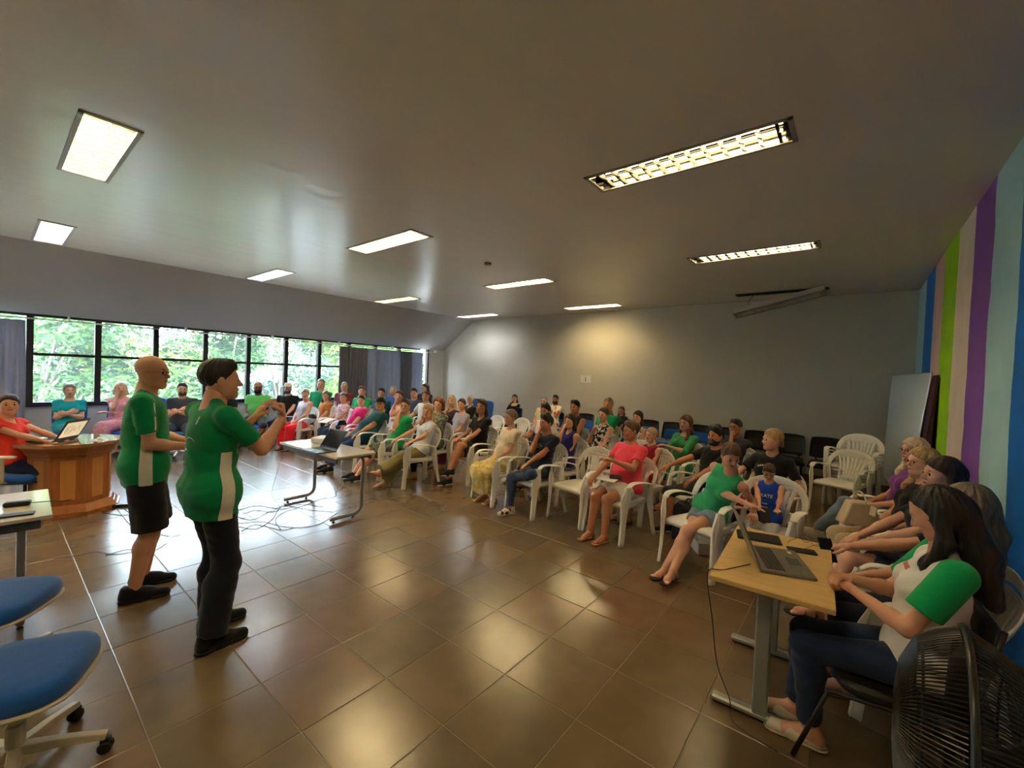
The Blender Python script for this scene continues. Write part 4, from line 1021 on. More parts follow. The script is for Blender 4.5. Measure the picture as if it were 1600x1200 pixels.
        out['shirt'] = cadd(opt.get('name','shirt'), v, tm, opt.get('amp',.0024))
    if bottom:
        ty, bm_ = bottom[0], bottom[1]; opt = bottom[2] if len(bottom) > 2 else {}
        v = Vol(); ct = (q(opt.get('waist', .06)), U); th = opt.get('th', .008); hipc = ct
        v.c(q(.01,-.07), (.112 if not m else .106)*g_+th, q(.01,.07), (.112 if not m else .106)*g_+th, k=.05, clip=[hipc]); v.c(q(.03), .112*g_+th, q(.16), .104*g_+th, k=.05, clip=[hipc])
        if f > 1.05: v.c(q(.15,0,.05*f), .10*f*f*.90*rs+th, k=.07, clip=[hipc])
        if ty in ('jeans','slim'): 
            for a in (0,1): leg(v, a, th, opt.get('len',1.93), .006)
        elif ty == 'trousers':
            for a in (0,1): leg(v, a, .016, opt.get('len',1.97), .030)
        elif ty == 'wide':
            for a in (0,1): leg(v, a, .022, opt.get('len',1.93), .052)
        elif ty == 'shorts':
            for a in (0,1): leg(v, a, th+.006, opt.get('len', .80), opt.get('flare', .012))
        elif ty == 'bermuda':
            for a in (0,1): leg(v, a, .018, opt.get('len', 1.04), .02)
        elif ty == 'skirt':
            Hm = (sk['hip'][0]+sk['hip'][1])/2; Km = (sk['knee'][0]+sk['knee'][1])/2; Am = (sk['ank'][0]+sk['ank'][1])/2; ln_ = opt.get('len', 1.4)
            for w_ in (0,.25,.5,.75,1.):
                H_, K_, A_ = [sk[x][0]*(1-w_)+sk[x][1]*w_ for x in ('hip','knee','ank')]
                if ln_ <= 1: v.c(H_, .09*f+th, K_, .068*f+th, k=.05, clip=[(H_+(K_-H_)*ln_, (K_-H_)/np.linalg.norm(K_-H_))])
                else:
                    v.c(H_, .09*f+th, K_, .070*f+th, k=.05); dn = A_*np.array([1,.6,1])+K_*np.array([0,.4,0]); e_ = K_+(dn-K_)*(ln_-1)*1.1; cz = K_+(dn-K_)*(ln_-1)
                    v.c(K_, .070*f+th, e_, .085+th, k=.05, clip=[(cz, (dn-K_)/np.linalg.norm(dn-K_))])
        pst = None
        if opt.get('pleat'):
            def pst(D, X, Y, Z): return D+opt['pleat']*np.sin(np.arctan2(X-P[0], Y-P[1]-.3)*16+4*np.sin(Z*7))+.002*np.sin(Z*30+X*20)
        if not seated and pst is None:
            wq = q((top[2].get('hem', -.1) if len(top) > 2 else -.1)+.028)
            def pst(D, X, Y, Z): return np.maximum(D+.0024*np.sin(X*27+9*np.sin(Z*9)+Y*19)*np.sin(Z*31+5*np.sin(X*11)), (X-wq[0])*U[0]+(Y-wq[1])*U[1]+(Z-wq[2])*U[2])
        out['bottom'] = cadd(opt.get('name', {'skirt':'skirt','shorts':'shorts','bermuda':'shorts'}.get(ty,'trousers')), v, bm_, opt.get('amp', .0026), post=pst)
    if shoes:
        kd, smt = shoes[0], shoes[1]; som = shoes[2] if len(shoes) > 2 else mat('white_rubber', S(205,202,196), rough=.6); hk = .005 if h < .0115 else .008
        for a in (0,1):
            Mm = Matrix.Translation(Vector(sk['ank'][a])) @ Matrix(ff[a].tolist()).to_4x4()
            if kd == 'sandal':
                key = ('strap',a); 
                if key not in _cache:
                    q_ = MB(); x_ = 1 if a == 0 else -1
                    q_.sweep([(-.036,.08,-.066),(-.024,.075,-.030),(.0,.072,-.020),(.026,.078,-.030),(.037,.085,-.066)], [(-.009,-.002),(.009,-.002),(.009,.002),(-.009,.002)], up=(0,.2,1))
                    q_.sweep([(-.036,-.005,-.066),(-.034,.0,-.03),(.0,.040,-.004),(.034,.0,-.03),(.036,-.005,-.066)], [(-.006,-.002),(.006,-.002),(.006,.002),(-.006,.002)], up=(0,.2,1)); _cache[key] = q_.me('strap', True)
                o = link('sandal', to_mesh('sandal', *sole_geo('sandal', hk)) if ('so',hk) not in _cache else _cache[('so',hk)], smt, t); _cache[('so',hk)] = o.data; o.matrix_local = Mm
                o.material_slots[0].link = 'OBJECT'; o.material_slots[0].material = smt
                st = link('strap', _cache[key], smt, o); st.material_slots[0].link = 'OBJECT'; st.material_slots[0].material = smt
            else:
                k1 = ('shoe',kd,hk); 
                if k1 not in _cache: _cache[k1] = to_mesh('shoe', *shoe_geo(kd,hk)); _cache[('sole',kd,hk)] = to_mesh('sole', *sole_geo(kd,hk))
                o = link('shoe', _cache[k1], smt, t); o.matrix_local = Mm; o.material_slots[0].link = 'OBJECT'; o.material_slots[0].material = smt
                so = link('sole', _cache[('sole',kd,hk)], som, o); so.material_slots[0].link = 'OBJECT'; so.material_slots[0].material = som
                if kd in ('sneaker','dark_sneaker') and h < .0125:
                    if 'laces' not in _cache:
                        q_ = MB()
                        for i in range(4): y = .035+.022*i; q_.tube([(-.018,y,-.014-.010*i),(0,y+.003,-.003-.0105*i),(.018,y,-.014-.010*i)], .0022, 5)
                        _cache['laces'] = q_.me('laces', True)
                    la = link('laces', _cache['laces'], som, o); la.material_slots[0].link = 'OBJECT'; la.material_slots[0].material = som if kd == 'sneaker' else smt
    out['q'] = q; out['sk'] = sk; out['HM'] = HMm
    return out
def seated_skeleton(s=1., sex='f', seat=.425, lean=12, legs='flat', arms='lap', fat=1., twist=0, py=-.09, tilt=0):
    sk = {}; P = np.array([0, py, seat+.108*(.6+.4*s)*(.5+.5*fat)]); L = R(lean); tw = R(twist); tl = R(tilt)
    U = np.array([math.sin(tl), -math.sin(L), math.cos(L)]); U /= np.linalg.norm(U); F = np.array([-math.sin(tw), math.cos(tw), math.tan(L)*math.cos(tw)]); F -= U*(F@U); F /= np.linalg.norm(F); Rt = np.cross(F, U)
    sk.update(P=P, U=U, F=F, R=Rt); q = lambda u, x=0, y=0: P+U*u*s+Rt*x*s+F*y*s
    hw = .19 if sex == 'm' else .165
    sk['sh'] = [q(.452,-hw,-.012), q(.452,hw,-.012)]; sk['neck'] = q(.53,0,-.01)
    fwd = .02+ .25*math.sin(L)*.3; sk['head'] = sk['neck']+np.array([0,.045*s,.137*s])+F*0+U*.02*s
    sk['hip'] = [P+np.array([-.088*s,.01,-.015]), P+np.array([.088*s,.01,-.015])]
    A = .082*s; fy = .40*s+py+.03
    def J(a, x, y, z): return np.array([a*x*s, y, z])
    T = {'flat':[((-.11,fy,A),(0,0,1)),((.11,fy,A),(0,0,1))], 'apart':[((-.19,fy,A),(-.35,0,1)),((.19,fy,A),(.35,0,1))], 'out':[((-.10,fy+.22,A),(0,0,1)),((.12,fy+.20,A),(0,0,1))],
         'tucked':[((-.09,fy-.16,A),(0,0,1)),((.10,fy-.12,A),(0,0,1))], 'ankles':[((.03,fy+.12,A+.01),(-.1,0,1)),((-.03,fy+.17,A+.03),(.1,0,1))],
         'crossR':[((-.06,fy+.0,A),(0,0,1)),((-.10,fy+.20,A+.20),(-.25,0,1))], 'crossL':[((.10,fy+.20,A+.20),(.25,0,1)),((.06,fy,A),(0,0,1))],
         'figure4':[((-.08,fy+.05,A),(-.3,0,1)),((-.12,fy-.06,A+.36),(1.2,.5,.4))], 'figure4L':[((.12,fy-.06,A+.36),(-1.2,.5,.4)),((.08,fy+.05,A),(.3,0,1))]}[legs] if isinstance(legs, str) else legs
    sk['knee'] = []; sk['ank'] = []
    for a in (0,1):
        tg, pl = T[a]; k_, t_ = ik(sk['hip'][a], np.array(tg)*np.array([s,1,1]), .43*s, .41*s, np.array(pl)+np.array([0,.35,0])); sk['knee'].append(k_); sk['ank'].append(t_)
    fd = []; fu = []
    for a in (0,1):
        kf = sk['knee'][a]-sk['hip'][a]; y_ = np.array([kf[0]*.6, max(kf[1], .1), 0]); y_ /= np.linalg.norm(y_); lift = sk['ank'][a][2]-A
        if lift > .06:
            sh_ = sk['ank'][a]-sk['knee'][a]; sh_ /= np.linalg.norm(sh_); y2 = y_-sh_*(y_@sh_)+sh_*.35; y_ = y2/np.linalg.norm(y2); fu.append(-sh_)
        else: fu.append((0,0,1))
        fd.append(y_)
    sk['fdir'] = fd; sk['fup'] = fu
    kz = P[2]+.07*fat; hd = sk['head']; mk = lambda p: np.array(p, float)
    thL, thR = [(sk['hip'][a]*.45+sk['knee'][a]*.55)+np.array([0,0,.085*(.5+.5*fat)]) for a in (0,1)]
    mid = (thL+thR)/2+np.array([0,-.02,.0])
    AR_ = {'lap':[mid+mk((-.035,-.01,.02)), mid+mk((.045,-.02,.035))], 'thighs':[thL+mk((-.01,.02,.0)), thR+mk((.01,.02,.0))], 'rests':[mk((-.285,.13,seat+.27)), mk((.285,.13,seat+.27))],
           'crossed':[q(.22,.015,.20*(.5+.5*fat)), q(.26,-.025,.185*(.5+.5*fat))], 'chinR':[q(.20,.10,.17), hd+F*.095-mk((0,0,.155))*s+Rt*.02], 'chinL':[hd+F*.095-mk((0,0,.155))*s-Rt*.02, q(.20,-.10,.17)],
           'phone':[q(.20,-.06,.25), q(.20,.05,.25)], 'restL':[mk((-.285,.10,seat+.27)), mid+mk((.05,-.02,.02))], 'restR':[mid+mk((-.05,-.02,.02)), mk((.285,.10,seat+.27))],
           'touchR':[mid+mk((-.05,0,.02)), q(.36,.06,.16)], 'touchL':[q(.36,-.06,.16), mid+mk((.05,0,.02))]}[arms] if isinstance(arms, str) else [mk(x) for x in arms]
    if arms == 'crossed': sk['hdir'] = [(.85,-.45,.12),(-.85,-.45,.12)]; sk['hup'] = [(0,1,0),(0,1,0)]
    sk['el'] = []; sk['wr'] = []
    for a in (0,1):
        sg = (-1,1)[a]; pole = np.array([sg*.75,-.35,-.8])
        if isinstance(arms, str) and arms in ('chinR','chinL') : pole = np.array([sg*.35,.1,-1.]) if (a == 1) == (arms == 'chinR') else pole
        e_, w_ = ik(sk['sh'][a], AR_[a], .285*s, .25*s, pole); sk['el'].append(e_); sk['wr'].append(w_)
    return sk
def aim(sk, origin, face, look, dpitch=0, droll=0, maxyaw=82):
    o = Vector(origin); rz = R(face-90); hd = sk['head']; wx = o.x+hd[0]*math.cos(rz)-hd[1]*math.sin(rz); wy = o.y+hd[0]*math.sin(rz)+hd[1]*math.cos(rz)
    L = Vector(look)-Vector((wx, wy, hd[2])); ang = math.degrees(math.atan2(L.y, L.x))-face; ang = (ang+180) % 360-180; ang = max(-maxyaw, min(maxyaw, ang))
    pit = math.degrees(math.atan2(L.z, math.hypot(L.x, L.y)))*.6; sk['hb'] = basis(ang, pit+dpitch, droll); sk['hbh'] = basis(ang, (pit+dpitch)*.3, droll*.3); sk['yaw'] = ang
def chair_at(kind, label, loc, rotz, extra=None):
    key = 'CH_'+kind
    if kind == 'mono':
        o = make_monobloc(label, loc, rotz) if key not in _cache else dup(_cache[key], loc, rotz, label)
    elif kind == 'office':
        o = make_office_chair(label, loc, rotz, arms=False) if key not in _cache else dup(_cache[key], loc, rotz, label)
    elif kind == 'officearm':
        o = make_office_chair(label, loc, rotz, base_m=m_darkp, arms=True) if key not in _cache else dup(_cache[key], loc, rotz, label)
    elif kind == 'beam':
        o = make_beam_seat(label, loc, rotz) if key not in _cache else dup(_cache[key], loc, rotz, label)
    _cache.setdefault(key, o); return o
def dist_h(P): d = math.hypot(P.x, P.y); return .0098 if d < 4.3 else (.0120 if d < 5.8 else (.0155 if d < 7.6 else .0195))
def sit(label, u, v, face, s=.96, sex='f', lean=12, legs='flat', arms='lap', chair='mono', clabel=None, look=None, fat=1., py=-.09, seat=None, twist=0, tilt=0, dp=0, dr=0, post=None, at=None, warms=None, wpole=None, **k):
    seat = seat if seat is not None else {'mono':.425,'office':.475,'officearm':.475,'beam':.465}.get(chair, .44)
    mk = lambda s_: seated_skeleton(s_, sex, seat, lean, legs, arms, fat, twist, py, tilt)
    if at:
        d = ray(u, v); t_ = (at[1]-0)/(d.x if at[0] == 'x' else d.y); W = Vector((0,0,CAM_H))+d*t_
        for _ in range(4):
            z = float(mk(s)['head'][2]); s = max(.62, min(1.16, s+(W.z-z)/.70))
    sk = mk(s)
    if not at: W = onz(u, v, float(sk['head'][2]))
    if post: post(sk)
    rz = R(face-90); hx, hy = float(sk['head'][0]), float(sk['head'][1]); c_, s_ = math.cos(rz), math.sin(rz)
    o = Vector((W.x-(hx*c_-hy*s_), W.y-(hx*s_+hy*c_), 0))
    if warms:
        for a in (0,1):
            if warms[a] is None: continue
            p = Vector(warms[a])-o; tgt = np.array([p.x*c_+p.y*s_, -p.x*s_+p.y*c_, p.z]); pole = np.array((wpole or [(-.6,-.3,-.8),(.6,-.3,-.8)])[a])
            sk['el'][a], sk['wr'][a] = ik(sk['sh'][a], tgt, .285*s, .25*s, pole)
    aim(sk, o, face, look or PRESENTER, dp, dr)
    r = make_person(label, sk, face, origin=o, sex=sex, s=s, fat=fat, h=k.pop('h', None) or dist_h(W), **k)
    if chair: r['chair'] = chair_at(chair, clabel or ('white plastic armchair under the '+label.split(' in ')[0]), (o.x, o.y, 0), rz)
    r['o'] = o; r['rz'] = rz; return r
def stand(label, gx, gy, face, sk, look, **k):
    aim(sk, (gx,gy,0), face, look, k.pop('dp',0)); return make_person(label, sk, face, origin=(gx,gy,0), **k)
def standing_skeleton(s=1.04, sex='m', legs=None, wr=None, pole=None, lean=0, fat=1.):
    sk = {}; P = np.array([0,0,.93*s]); L = R(lean); U = np.array([0,math.sin(L),math.cos(L)]); F = np.array([0,math.cos(L),-math.sin(L)]); Rt = np.array([1.,0,0]); sk.update(P=P,U=U,F=F,R=Rt)
    q = lambda u, x=0, y=0: P+U*u*s+Rt*x*s+F*y*s
    sk['sh'] = [q(.455,-.195,-.015), q(.455,.195,-.015)]; sk['neck'] = q(.53,0,-.005); sk['head'] = sk['neck']+np.array([0,.04*s,.132*s])
    sk['hip'] = [P+np.array([-.088*s,0,-.02]), P+np.array([.088*s,0,-.02])]
    legs = legs or [(-.12,.06,.085),(.12,-.05,.085)]; sk['knee'] = []; sk['ank'] = []
    for a in (0,1):
        k_, t_ = ik(sk['hip'][a], np.array(legs[a]), .43*s, .41*s, np.array([0,1,0])); sk['knee'].append(k_); sk['ank'].append(t_)
    sk['el'] = []; sk['wr'] = []
    for a in (0,1):
        e_, w_ = ik(sk['sh'][a], np.array(wr[a]), .29*s, .255*s, np.array((pole or [(-.5,-.6,-.6),(.5,-.6,-.6)])[a])); sk['el'].append(e_); sk['wr'].append(w_)
    return sk

def _chin(sk, a, s=.96):
    hd = sk['head']; F = sk['F']; tgt = hd+F*.095-np.array([0,0,.155])*s+sk['R']*.03
    sk['el'][a], sk['wr'][a] = ik(sk['sh'][a], tgt, .285*s, .25*s, np.array([(-.35,.35)[a],.1,-1.]))
# ------------------------------------------------------------------ the audience
T_ = cloth
green = T_('green_jersey', S(0,140,88)); greenb = T_('bright_green_jersey', S(20,156,88)); teal = T_('turquoise_cotton', S(0,142,150)); pinkp = cloth2('pink_patterned_cotton', S(190,110,130), S(222,170,180), 40)
greyd = T_('charcoal_cotton', S(52,54,60)); blk = T_('black_cotton', S(20,20,22)); navy = T_('navy_cotton', S(20,26,46)); lime = T_('lime_green_jersey', S(88,176,84)); red = T_('red_cotton', S(214,22,34)); lilac = T_('pale_lilac_knit', S(196,200,216))
ochre = T_('ochre_blouse', S(176,104,40)); maroon = T_('maroon_cotton', S(112,34,46)); floral = _sharp(cloth2('pink_floral_print', S(226,196,196), S(140,62,96), 34), .5, .62); magenta = T_('magenta_jersey', S(226,40,130)); dteal = T_('dark_teal_cotton', S(8,74,84)); blues = T_('mid_blue_shirt', S(66,102,180))
whitec = T_('white_cotton', S(226,226,226)); cream = T_('cream_blouse', S(228,208,180)); palebl = T_('pale_blue_white_blouse', S(206,214,226)); camo = _sharp(cloth2('camouflage_shorts', S(70,72,66), S(112,114,104), 22)); bluegrey = T_('blue_grey_tee', S(62,72,86)); burg = T_('burgundy_cotton', S(108,22,52)); greylil = T_('grey_lilac_top', S(178,174,190))
leafy = _sharp(cloth2('grey_green_leafy_print', S(136,138,120), S(70,82,74), 30)); mauve = T_('dark_mauve_knit', S(52,32,44)); yellowfl = _sharp(cloth2('yellow_floral_skirt_print', S(206,176,84), S(232,214,160), 16), .42, .6); coral = T_('coral_tee', S(238,72,92)); redp = T_('red_sleeveless_top', S(140,16,34)); greend = T_('green_dress_cotton', S(52,134,80))
jeans = T_('blue_denim', S(52,70,98), noise=.18); jeansl = T_('light_denim', S(120,140,160), noise=.15); jeansd = T_('dark_denim', S(26,34,54), noise=.12); olive = T_('olive_trousers', S(122,112,68)); beige = T_('beige_trousers', S(198,176,140)); khaki = T_('khaki_cotton', S(170,150,120)); royal = T_('royal_blue_top', S(34,32,110)); royalb = T_('bright_blue_jersey', S(24,66,176)); tankg = T_('mint_green_tank', S(52,168,112)); zig = _sharp(cloth2('black_white_wave_print', S(228,228,222), S(34,44,48), 22), .48, .52); check = _sharp(cloth2('black_white_check', S(230,230,230), S(20,20,20), 60), .49, .51); purp = T_('purple_tee', S(120,58,132)); cyan = T_('petrol_blue_trousers', S(20,110,150)); stripe = _sharp(cloth2('navy_yellow_jumper', S(30,24,84), S(214,196,110), 5), .56, .58); orangew = _sharp(cloth2('white_orange_jersey', S(232,226,216), S(216,92,40), 7), .58, .62); pinktop = T_('pale_pink_polo', S(222,206,210)); yel = T_('pale_yellow_polo', S(212,200,160)); darkt = T_('dark_grey_vest', S(44,42,44)); shG = T_('grey_shorts', S(96,104,116)); wsh = T_('white_shorts', S(222,216,206))
bsh = T_('black_shoe', S(20,20,22)); wsh_ = T_('white_canvas', S(206,196,176)); tsn = T_('tan_leather', S(176,120,78)); ysh = T_('yellow_sandal', S(206,168,44)); rwsh = _sharp(cloth2('red_white_black_sneaker', S(222,214,204), S(110,20,26), 26), .5, .56); sblk = mat('black_rubber', S(18,18,18), rough=.6)
Wd = 'x'
P_ = []
def A(*a, **k): r = sit(*a, **k); P_.append(r); return r
# window side, looking across the floor
A('woman in red-orange top seated behind the wooden podium laptop', 14, 632, 50, s=.93, fat=1.0, chair='officearm', clabel='dark swivel chair under the woman in red-orange top', arms=[(-.08,.30,.80),(.08,.30,.80)], top=('cap', T_('red_orange_top', S(232,62,50)), {'neck':'vneck','hem':.0}), bottom=('jeans', T_('dark_blue_denim', S(28,42,84))), hair=('updo','dark'), shoes=('sneaker', blk), look=(-3,.6,1.4), smile=True)
A('woman in turquoise top with crossed arms on a blue chair', 109, 610, -12, at=('x',-10.15), fat=1.1, legs='crossR', arms='crossed', chair='office', clabel='blue office chair under the woman in turquoise', top=('tee', teal, {'neck':'wide'}), bottom=('wide', teal), hair=('updo','ash'), shoes=('sandal', tsn))
A('blonde woman in pink patterned dress by the window', 189, 607, -30, at=('x',-10.35), legs='crossL', arms='chinR', chair='office', clabel='blue office chair under the woman in pink dress', top=('cap', pinkp, {'neck':'vneck'}), bottom=('skirt', pinkp, {'len':1.25}), hair=('bob','lightblond'), shoes=('sandal', tsn))
A('bearded man in grey and lime tee, arms crossed, behind the bald man', 285, 608, -25, at=('x',-9.65), sex='m', fat=1.12, legs='apart', arms='crossed', chair='office', clabel='blue office chair under the bearded man with crossed arms', top=('tee', greyd), bottom=('bermuda', bluegrey), hair=('short','dark'), beard=('short','dark'), shoes=('sneaker', bsh))
A('man in black tee and shorts behind the presenter with raised hands', 352, 612, -30, at=('x',-10.1), sex='m', fat=1.15, legs='apart', arms='phone', chair='office', clabel='blue office chair under the man in black tee and shorts', top=('tee', blk), bottom=('bermuda', shG), hair=('short','black'), shoes=('sneaker', bsh))
A('man in tan cap and lime green jersey with dark beard', 403, 606, -35, at=('x',-10.1), sex='m', skin='brown', fat=1.25, legs='apart', arms='lap', chair='office', clabel='blue office chair under the man in tan cap', top=('tee', lime), bottom=('bermuda', greyd), hair=('crop','black'), beard=('full','black'), cap=('cap', T_('tan_cap', S(170,120,80))), shoes=('sneaker', bsh))
A('man in white straw hat and black tee with goatee', 450, 607, -38, at=('x',-10.25), sex='m', fat=1.05, legs='apart', arms='lap', chair='office', clabel='blue office chair under the man in white hat', top=('tee', blk), bottom=('jeans', jeansd), hair=('crop','dark'), beard=('short','dark'), cap=('hat', T_('white_straw', S(226,214,190))), shoes=('sneaker', bsh))
A('young man in green tee with white stripe before the window', 501.5, 600, -50, at=('x',-10.3), sex='m', legs='flat', arms='lap', chair='office', clabel='blue office chair under the young man in green tee', top=('tee', green), bottom=('jeans', jeansd), hair=('crop','ash'), shoes=('sneaker', bsh))
A('older man in maroon shirt before the grey curtain', 538, 604, -55, at=('x',-10.3), sex='m', fat=1.15, legs='flat', arms='lap', chair='office', clabel='blue office chair under the man in maroon shirt', top=('polo', maroon), bottom=('jeans', jeansd), hair=('receding','grey'), glasses='black', shoes=('sneaker', bsh))
A('red-haired man in bright green tee before the curtain', 565.6, 611, -65, sex='m', s=1.0, legs='flat', arms='lap', clabel='white plastic armchair under the red-haired man', top=('tee', greenb), bottom=('jeans', jeansd), hair=('short','red'), shoes=('sneaker', bsh))
A('dark-haired man in teal tee behind the man in black cap', 596, 614, -70, at=('y',5.6), sex='m', skin='tan', legs='flat', arms='lap', chair='office', clabel='blue office chair behind the man in black cap', top=('tee', dteal), bottom=('jeans', jeansd), hair=('short','black'), shoes=('sneaker', bsh))
A('man in glasses and mid blue shirt on a dark blue chair', 614, 610, -65, sex='m', at=('y',6.75), legs='flat', arms='lap', chair='office', clabel='blue office chair under the man in mid blue shirt', top=('polo', blues), bottom=('jeans', jeansd), hair=('receding','grey'), glasses='black', shoes=('sneaker', bsh))
A('man in blue-grey tee leaning beside the man in white', 647, 614, -75, sex='m', s=1.0, legs='flat', arms='lap', clabel='white plastic armchair under the man in blue-grey tee', top=('tee', bluegrey), bottom=('jeans', jeansd), hair=('short','dark'), shoes=('sneaker', bsh))
A('woman with very long dark hair in the window corner', 664, 606, -60, at=('y',7.9), legs='flat', arms='lap', chair='office', clabel='blue office chair in the window corner', top=('tee', mauve), bottom=('jeans', jeansd), hair=('long','dark'), shoes=('sneaker', bsh), look=(-9.5,3,1.0))
A('man in white tee with hand on chair back', 665, 619, -80, sex='m', s=.97, legs='flat', arms='restR', clabel='white plastic armchair under the man in white tee', top=('tee', whitec), bottom=('jeans', jeansd), hair=('receding','brown'), shoes=('sneaker', bsh))
# first row
A('woman in lilac sleeveless knit and red wide trousers', 477, 616, -72, at=('y',4.35), legs='flat', arms='lap', clabel='white plastic armchair under the woman in red trousers', top=('tank', lilac, {'neck':'scoop'}), bottom=('wide', red), hair=('updo','ash'), shoes=('sandal', bsh), smile=True)
A('long-haired woman in ochre blouse with dark bag on lap', 509, 618, -82, at=('y',4.8), legs='flat', arms='lap', clabel='white plastic armchair under the woman in ochre blouse', top=('tee', ochre, {'neck':'vneck'}), bottom=('shorts', blk), hair=('longback','brown'), shoes=('sandal', tsn))
A('woman in pink floral top with a paper on her jeans', 536.5, 621, -88, at=('y',4.8), fat=1.1, legs='flat', arms='thighs', clabel='white plastic armchair under the woman in floral top', top=('tee', floral), bottom=('jeans', jeans), hair=('updo','dark'), shoes=('sandal', tsn), smile=True)
A('woman in magenta and white tee with black waist pouch', 564, 625.6, -92, at=('y',4.8), fat=1.15, legs='out', arms='thighs', lean=22, clabel='white plastic armchair under the woman in magenta tee', top=('tee', magenta), bottom=('shorts', whitec), hair=('updo','dark'), shoes=('sandal', bsh), smile=True)
A('big man in black cap and dark teal tee slouching back', 594, 631, -100, at=('y',4.5), sex='m', skin='tan', fat=1.33, lean=34, legs='out', arms='thighs', py=-.02, clabel='white plastic armchair under the big man in black cap', top=('tee', dteal), bottom=('jeans', T_('navy_jeans', S(26,48,96))), hair=('crop','black'), cap=('cap', blk), shoes=('sneaker', bsh))
A('man in green tee and camouflage shorts, hand at his mouth', 633, 634, -106, at=('y',4.4), sex='m', lean=20, legs='out', arms='chinL', clabel='white plastic armchair under the man in camouflage shorts', top=('tee', greenb), bottom=('shorts', camo, {'len':.92}), hair=('short','dark'), glasses='black', shoes=('dark_sneaker', bsh), post=None)
A('woman in pale blouse and olive trousers with crossed legs', 668, 643, -107, at=('y',4.35), lean=15, legs=[((.0,.46,.08),(0,0,1)),((-.16,.62,.26),(-.3,0,1))], arms=[(-.285,.18,.70),(.20,.22,.68)], clabel='white plastic armchair under the woman in olive trousers', top=('tee', palebl, {'neck':'scoop'}), bottom=('wide', olive), hair=('long','blond'), shoes=('sandal', tsn), h=0.0128)
# second rows, left to centre
A('girl in strapless white top with hand at her chin', 623, 619, -88, at=('y',5.25), legs='flat', arms='chinL', clabel='white plastic armchair under the girl in strapless top', top=('strapless', whitec), bottom=('shorts', jeansl), hair=('updo','dark'), shoes=('sandal', tsn))
A('curly red-haired woman in leafy print blouse and black trousers', 685, 632, -95, fat=1.1, legs='crossR', arms='crossed', s=.97, clabel='white plastic armchair under the curly-haired woman', top=('elbow', leafy), bottom=('slim', blk), hair=('curly','red'), shoes=('sandal', tsn), smile=True)
A('older blonde woman in dark mauve cardigan', 705, 627, -95, s=.97, legs='flat', arms='lap', clabel='white plastic armchair under the older blonde woman', top=('long', mauve, {'neck':'vneck'}), bottom=('slim', greyd), hair=('longwavy','lightblond'), shoes=('sneaker', bsh))
A('woman in grey-lilac draped top and burgundy trousers', 721, 632, -97, at=('y',5.65), legs='flat', arms='lap', clabel='white plastic armchair under the woman in burgundy trousers', top=('tee', greylil, {'neck':'wide'}), bottom=('trousers', burg), hair=('updo','dark'), shoes=('sandal', tsn))
A('white-haired woman in dark cardigan behind the others', 734.6, 624, -98, at=('y',7.0), legs='flat', arms='lap', clabel='white plastic armchair under the white-haired woman', top=('long', blk, {'neck':'vneck'}), bottom=('slim', greyd), hair=('short','white'), shoes=('sneaker', bsh))
A('smiling long-haired woman in black tee with crossed bare legs', 752, 635, -102, s=1.0, skin='tan', lean=8, legs=[((.02,.44,.08),(0,0,1)),((-.14,.50,.26),(-.2,0,1))], arms=[(-.02,.24,.62),(.12,.20,.70)], clabel='white plastic armchair under the smiling woman in black', top=('tee', blk, {'neck':'vneck'}), bottom=('shorts', greyd, {'len':.7}), hair=('longback','dark'), shoes=('sneaker', bsh), smile=True, h=0.0140)
A('woman in glasses, cream blouse and yellow floral skirt', 797, 652, -107, at=('y',4.62), fat=1.18, lean=10, legs='tucked', arms='lap', clabel='white plastic armchair under the woman in yellow floral skirt', top=('tee', cream, {'neck':'wide'}), bottom=('skirt', yellowfl, {'len':1.72,'pleat':.006}), hair=('updo','ash'), glasses='metal', shoes=('sandal', ysh), h=0.0116, look=(-4.6,1,1.4))
A('smiling young man in navy tee with ripped jeans, ankle on knee', 853, 661, -103, at=('y',4.6), sex='m', skin='tan', lean=10, legs='figure4L', arms=[(-.10,.22,.66),(.0,.0,0)], clabel='white plastic armchair under the young man in navy tee', top=('tee', navy), bottom=('slim', jeans), hair=('fluffy','black'), smile=True, shoes=('sneaker', rwsh), h=0.0104, look=(-4.2,1,1.4), post=lambda sk: _chin(sk, 1))
A('young man in pale pink polo behind the navy tee', 852, 642.5, -105, at=('y',5.75), sex='m', skin='tan', legs='flat', arms='rests', clabel='white plastic armchair under the young man in pale polo', top=('polo', pinktop), bottom=('jeans', jeans), hair=('fluffy','black'), shoes=('sneaker', bsh))
A('long black-haired woman in royal blue top, hand at chin', 890, 658, -108, at=('y',5.28), legs='crossL', arms='chinR', clabel='white plastic armchair under the woman in royal blue top', top=('tank', royal, {'neck':'vneck'}), bottom=('jeans', jeansl), hair=('longback','black'), shoes=('sandal', tsn), h=0.0128)
A('man in dark vest with hand behind his neck', 898, 636, -105, at=('y',6.5), sex='m', skin='tan', fat=1.1, legs='flat', arms='touchR', clabel='white plastic armchair under the man in dark vest', top=('tank', darkt), bottom=('jeans', jeans), hair=('short','black'), shoes=('sneaker', bsh))
A('man in glasses and pale yellow polo near the wall', 850, 626.5, -100, at=('y',8.0), sex='m', legs='flat', arms='lap', chair='mono', clabel='white plastic armchair under the man in pale yellow polo', top=('polo', yel), bottom=('jeans', jeans), hair=('short','grey'), glasses='metal', shoes=('sneaker', bsh))
A('bearded man in white and orange jersey by the wall', 868, 624, -100, at=('y',8.9), sex='m', skin='tan', legs='flat', arms='lap', chair='beam', clabel='black backed seat under the bearded man in orange jersey', top=('tee', orangew), bottom=('jeans', jeans), hair=('short','black'), beard=('full','black'), shoes=('sneaker', bsh))
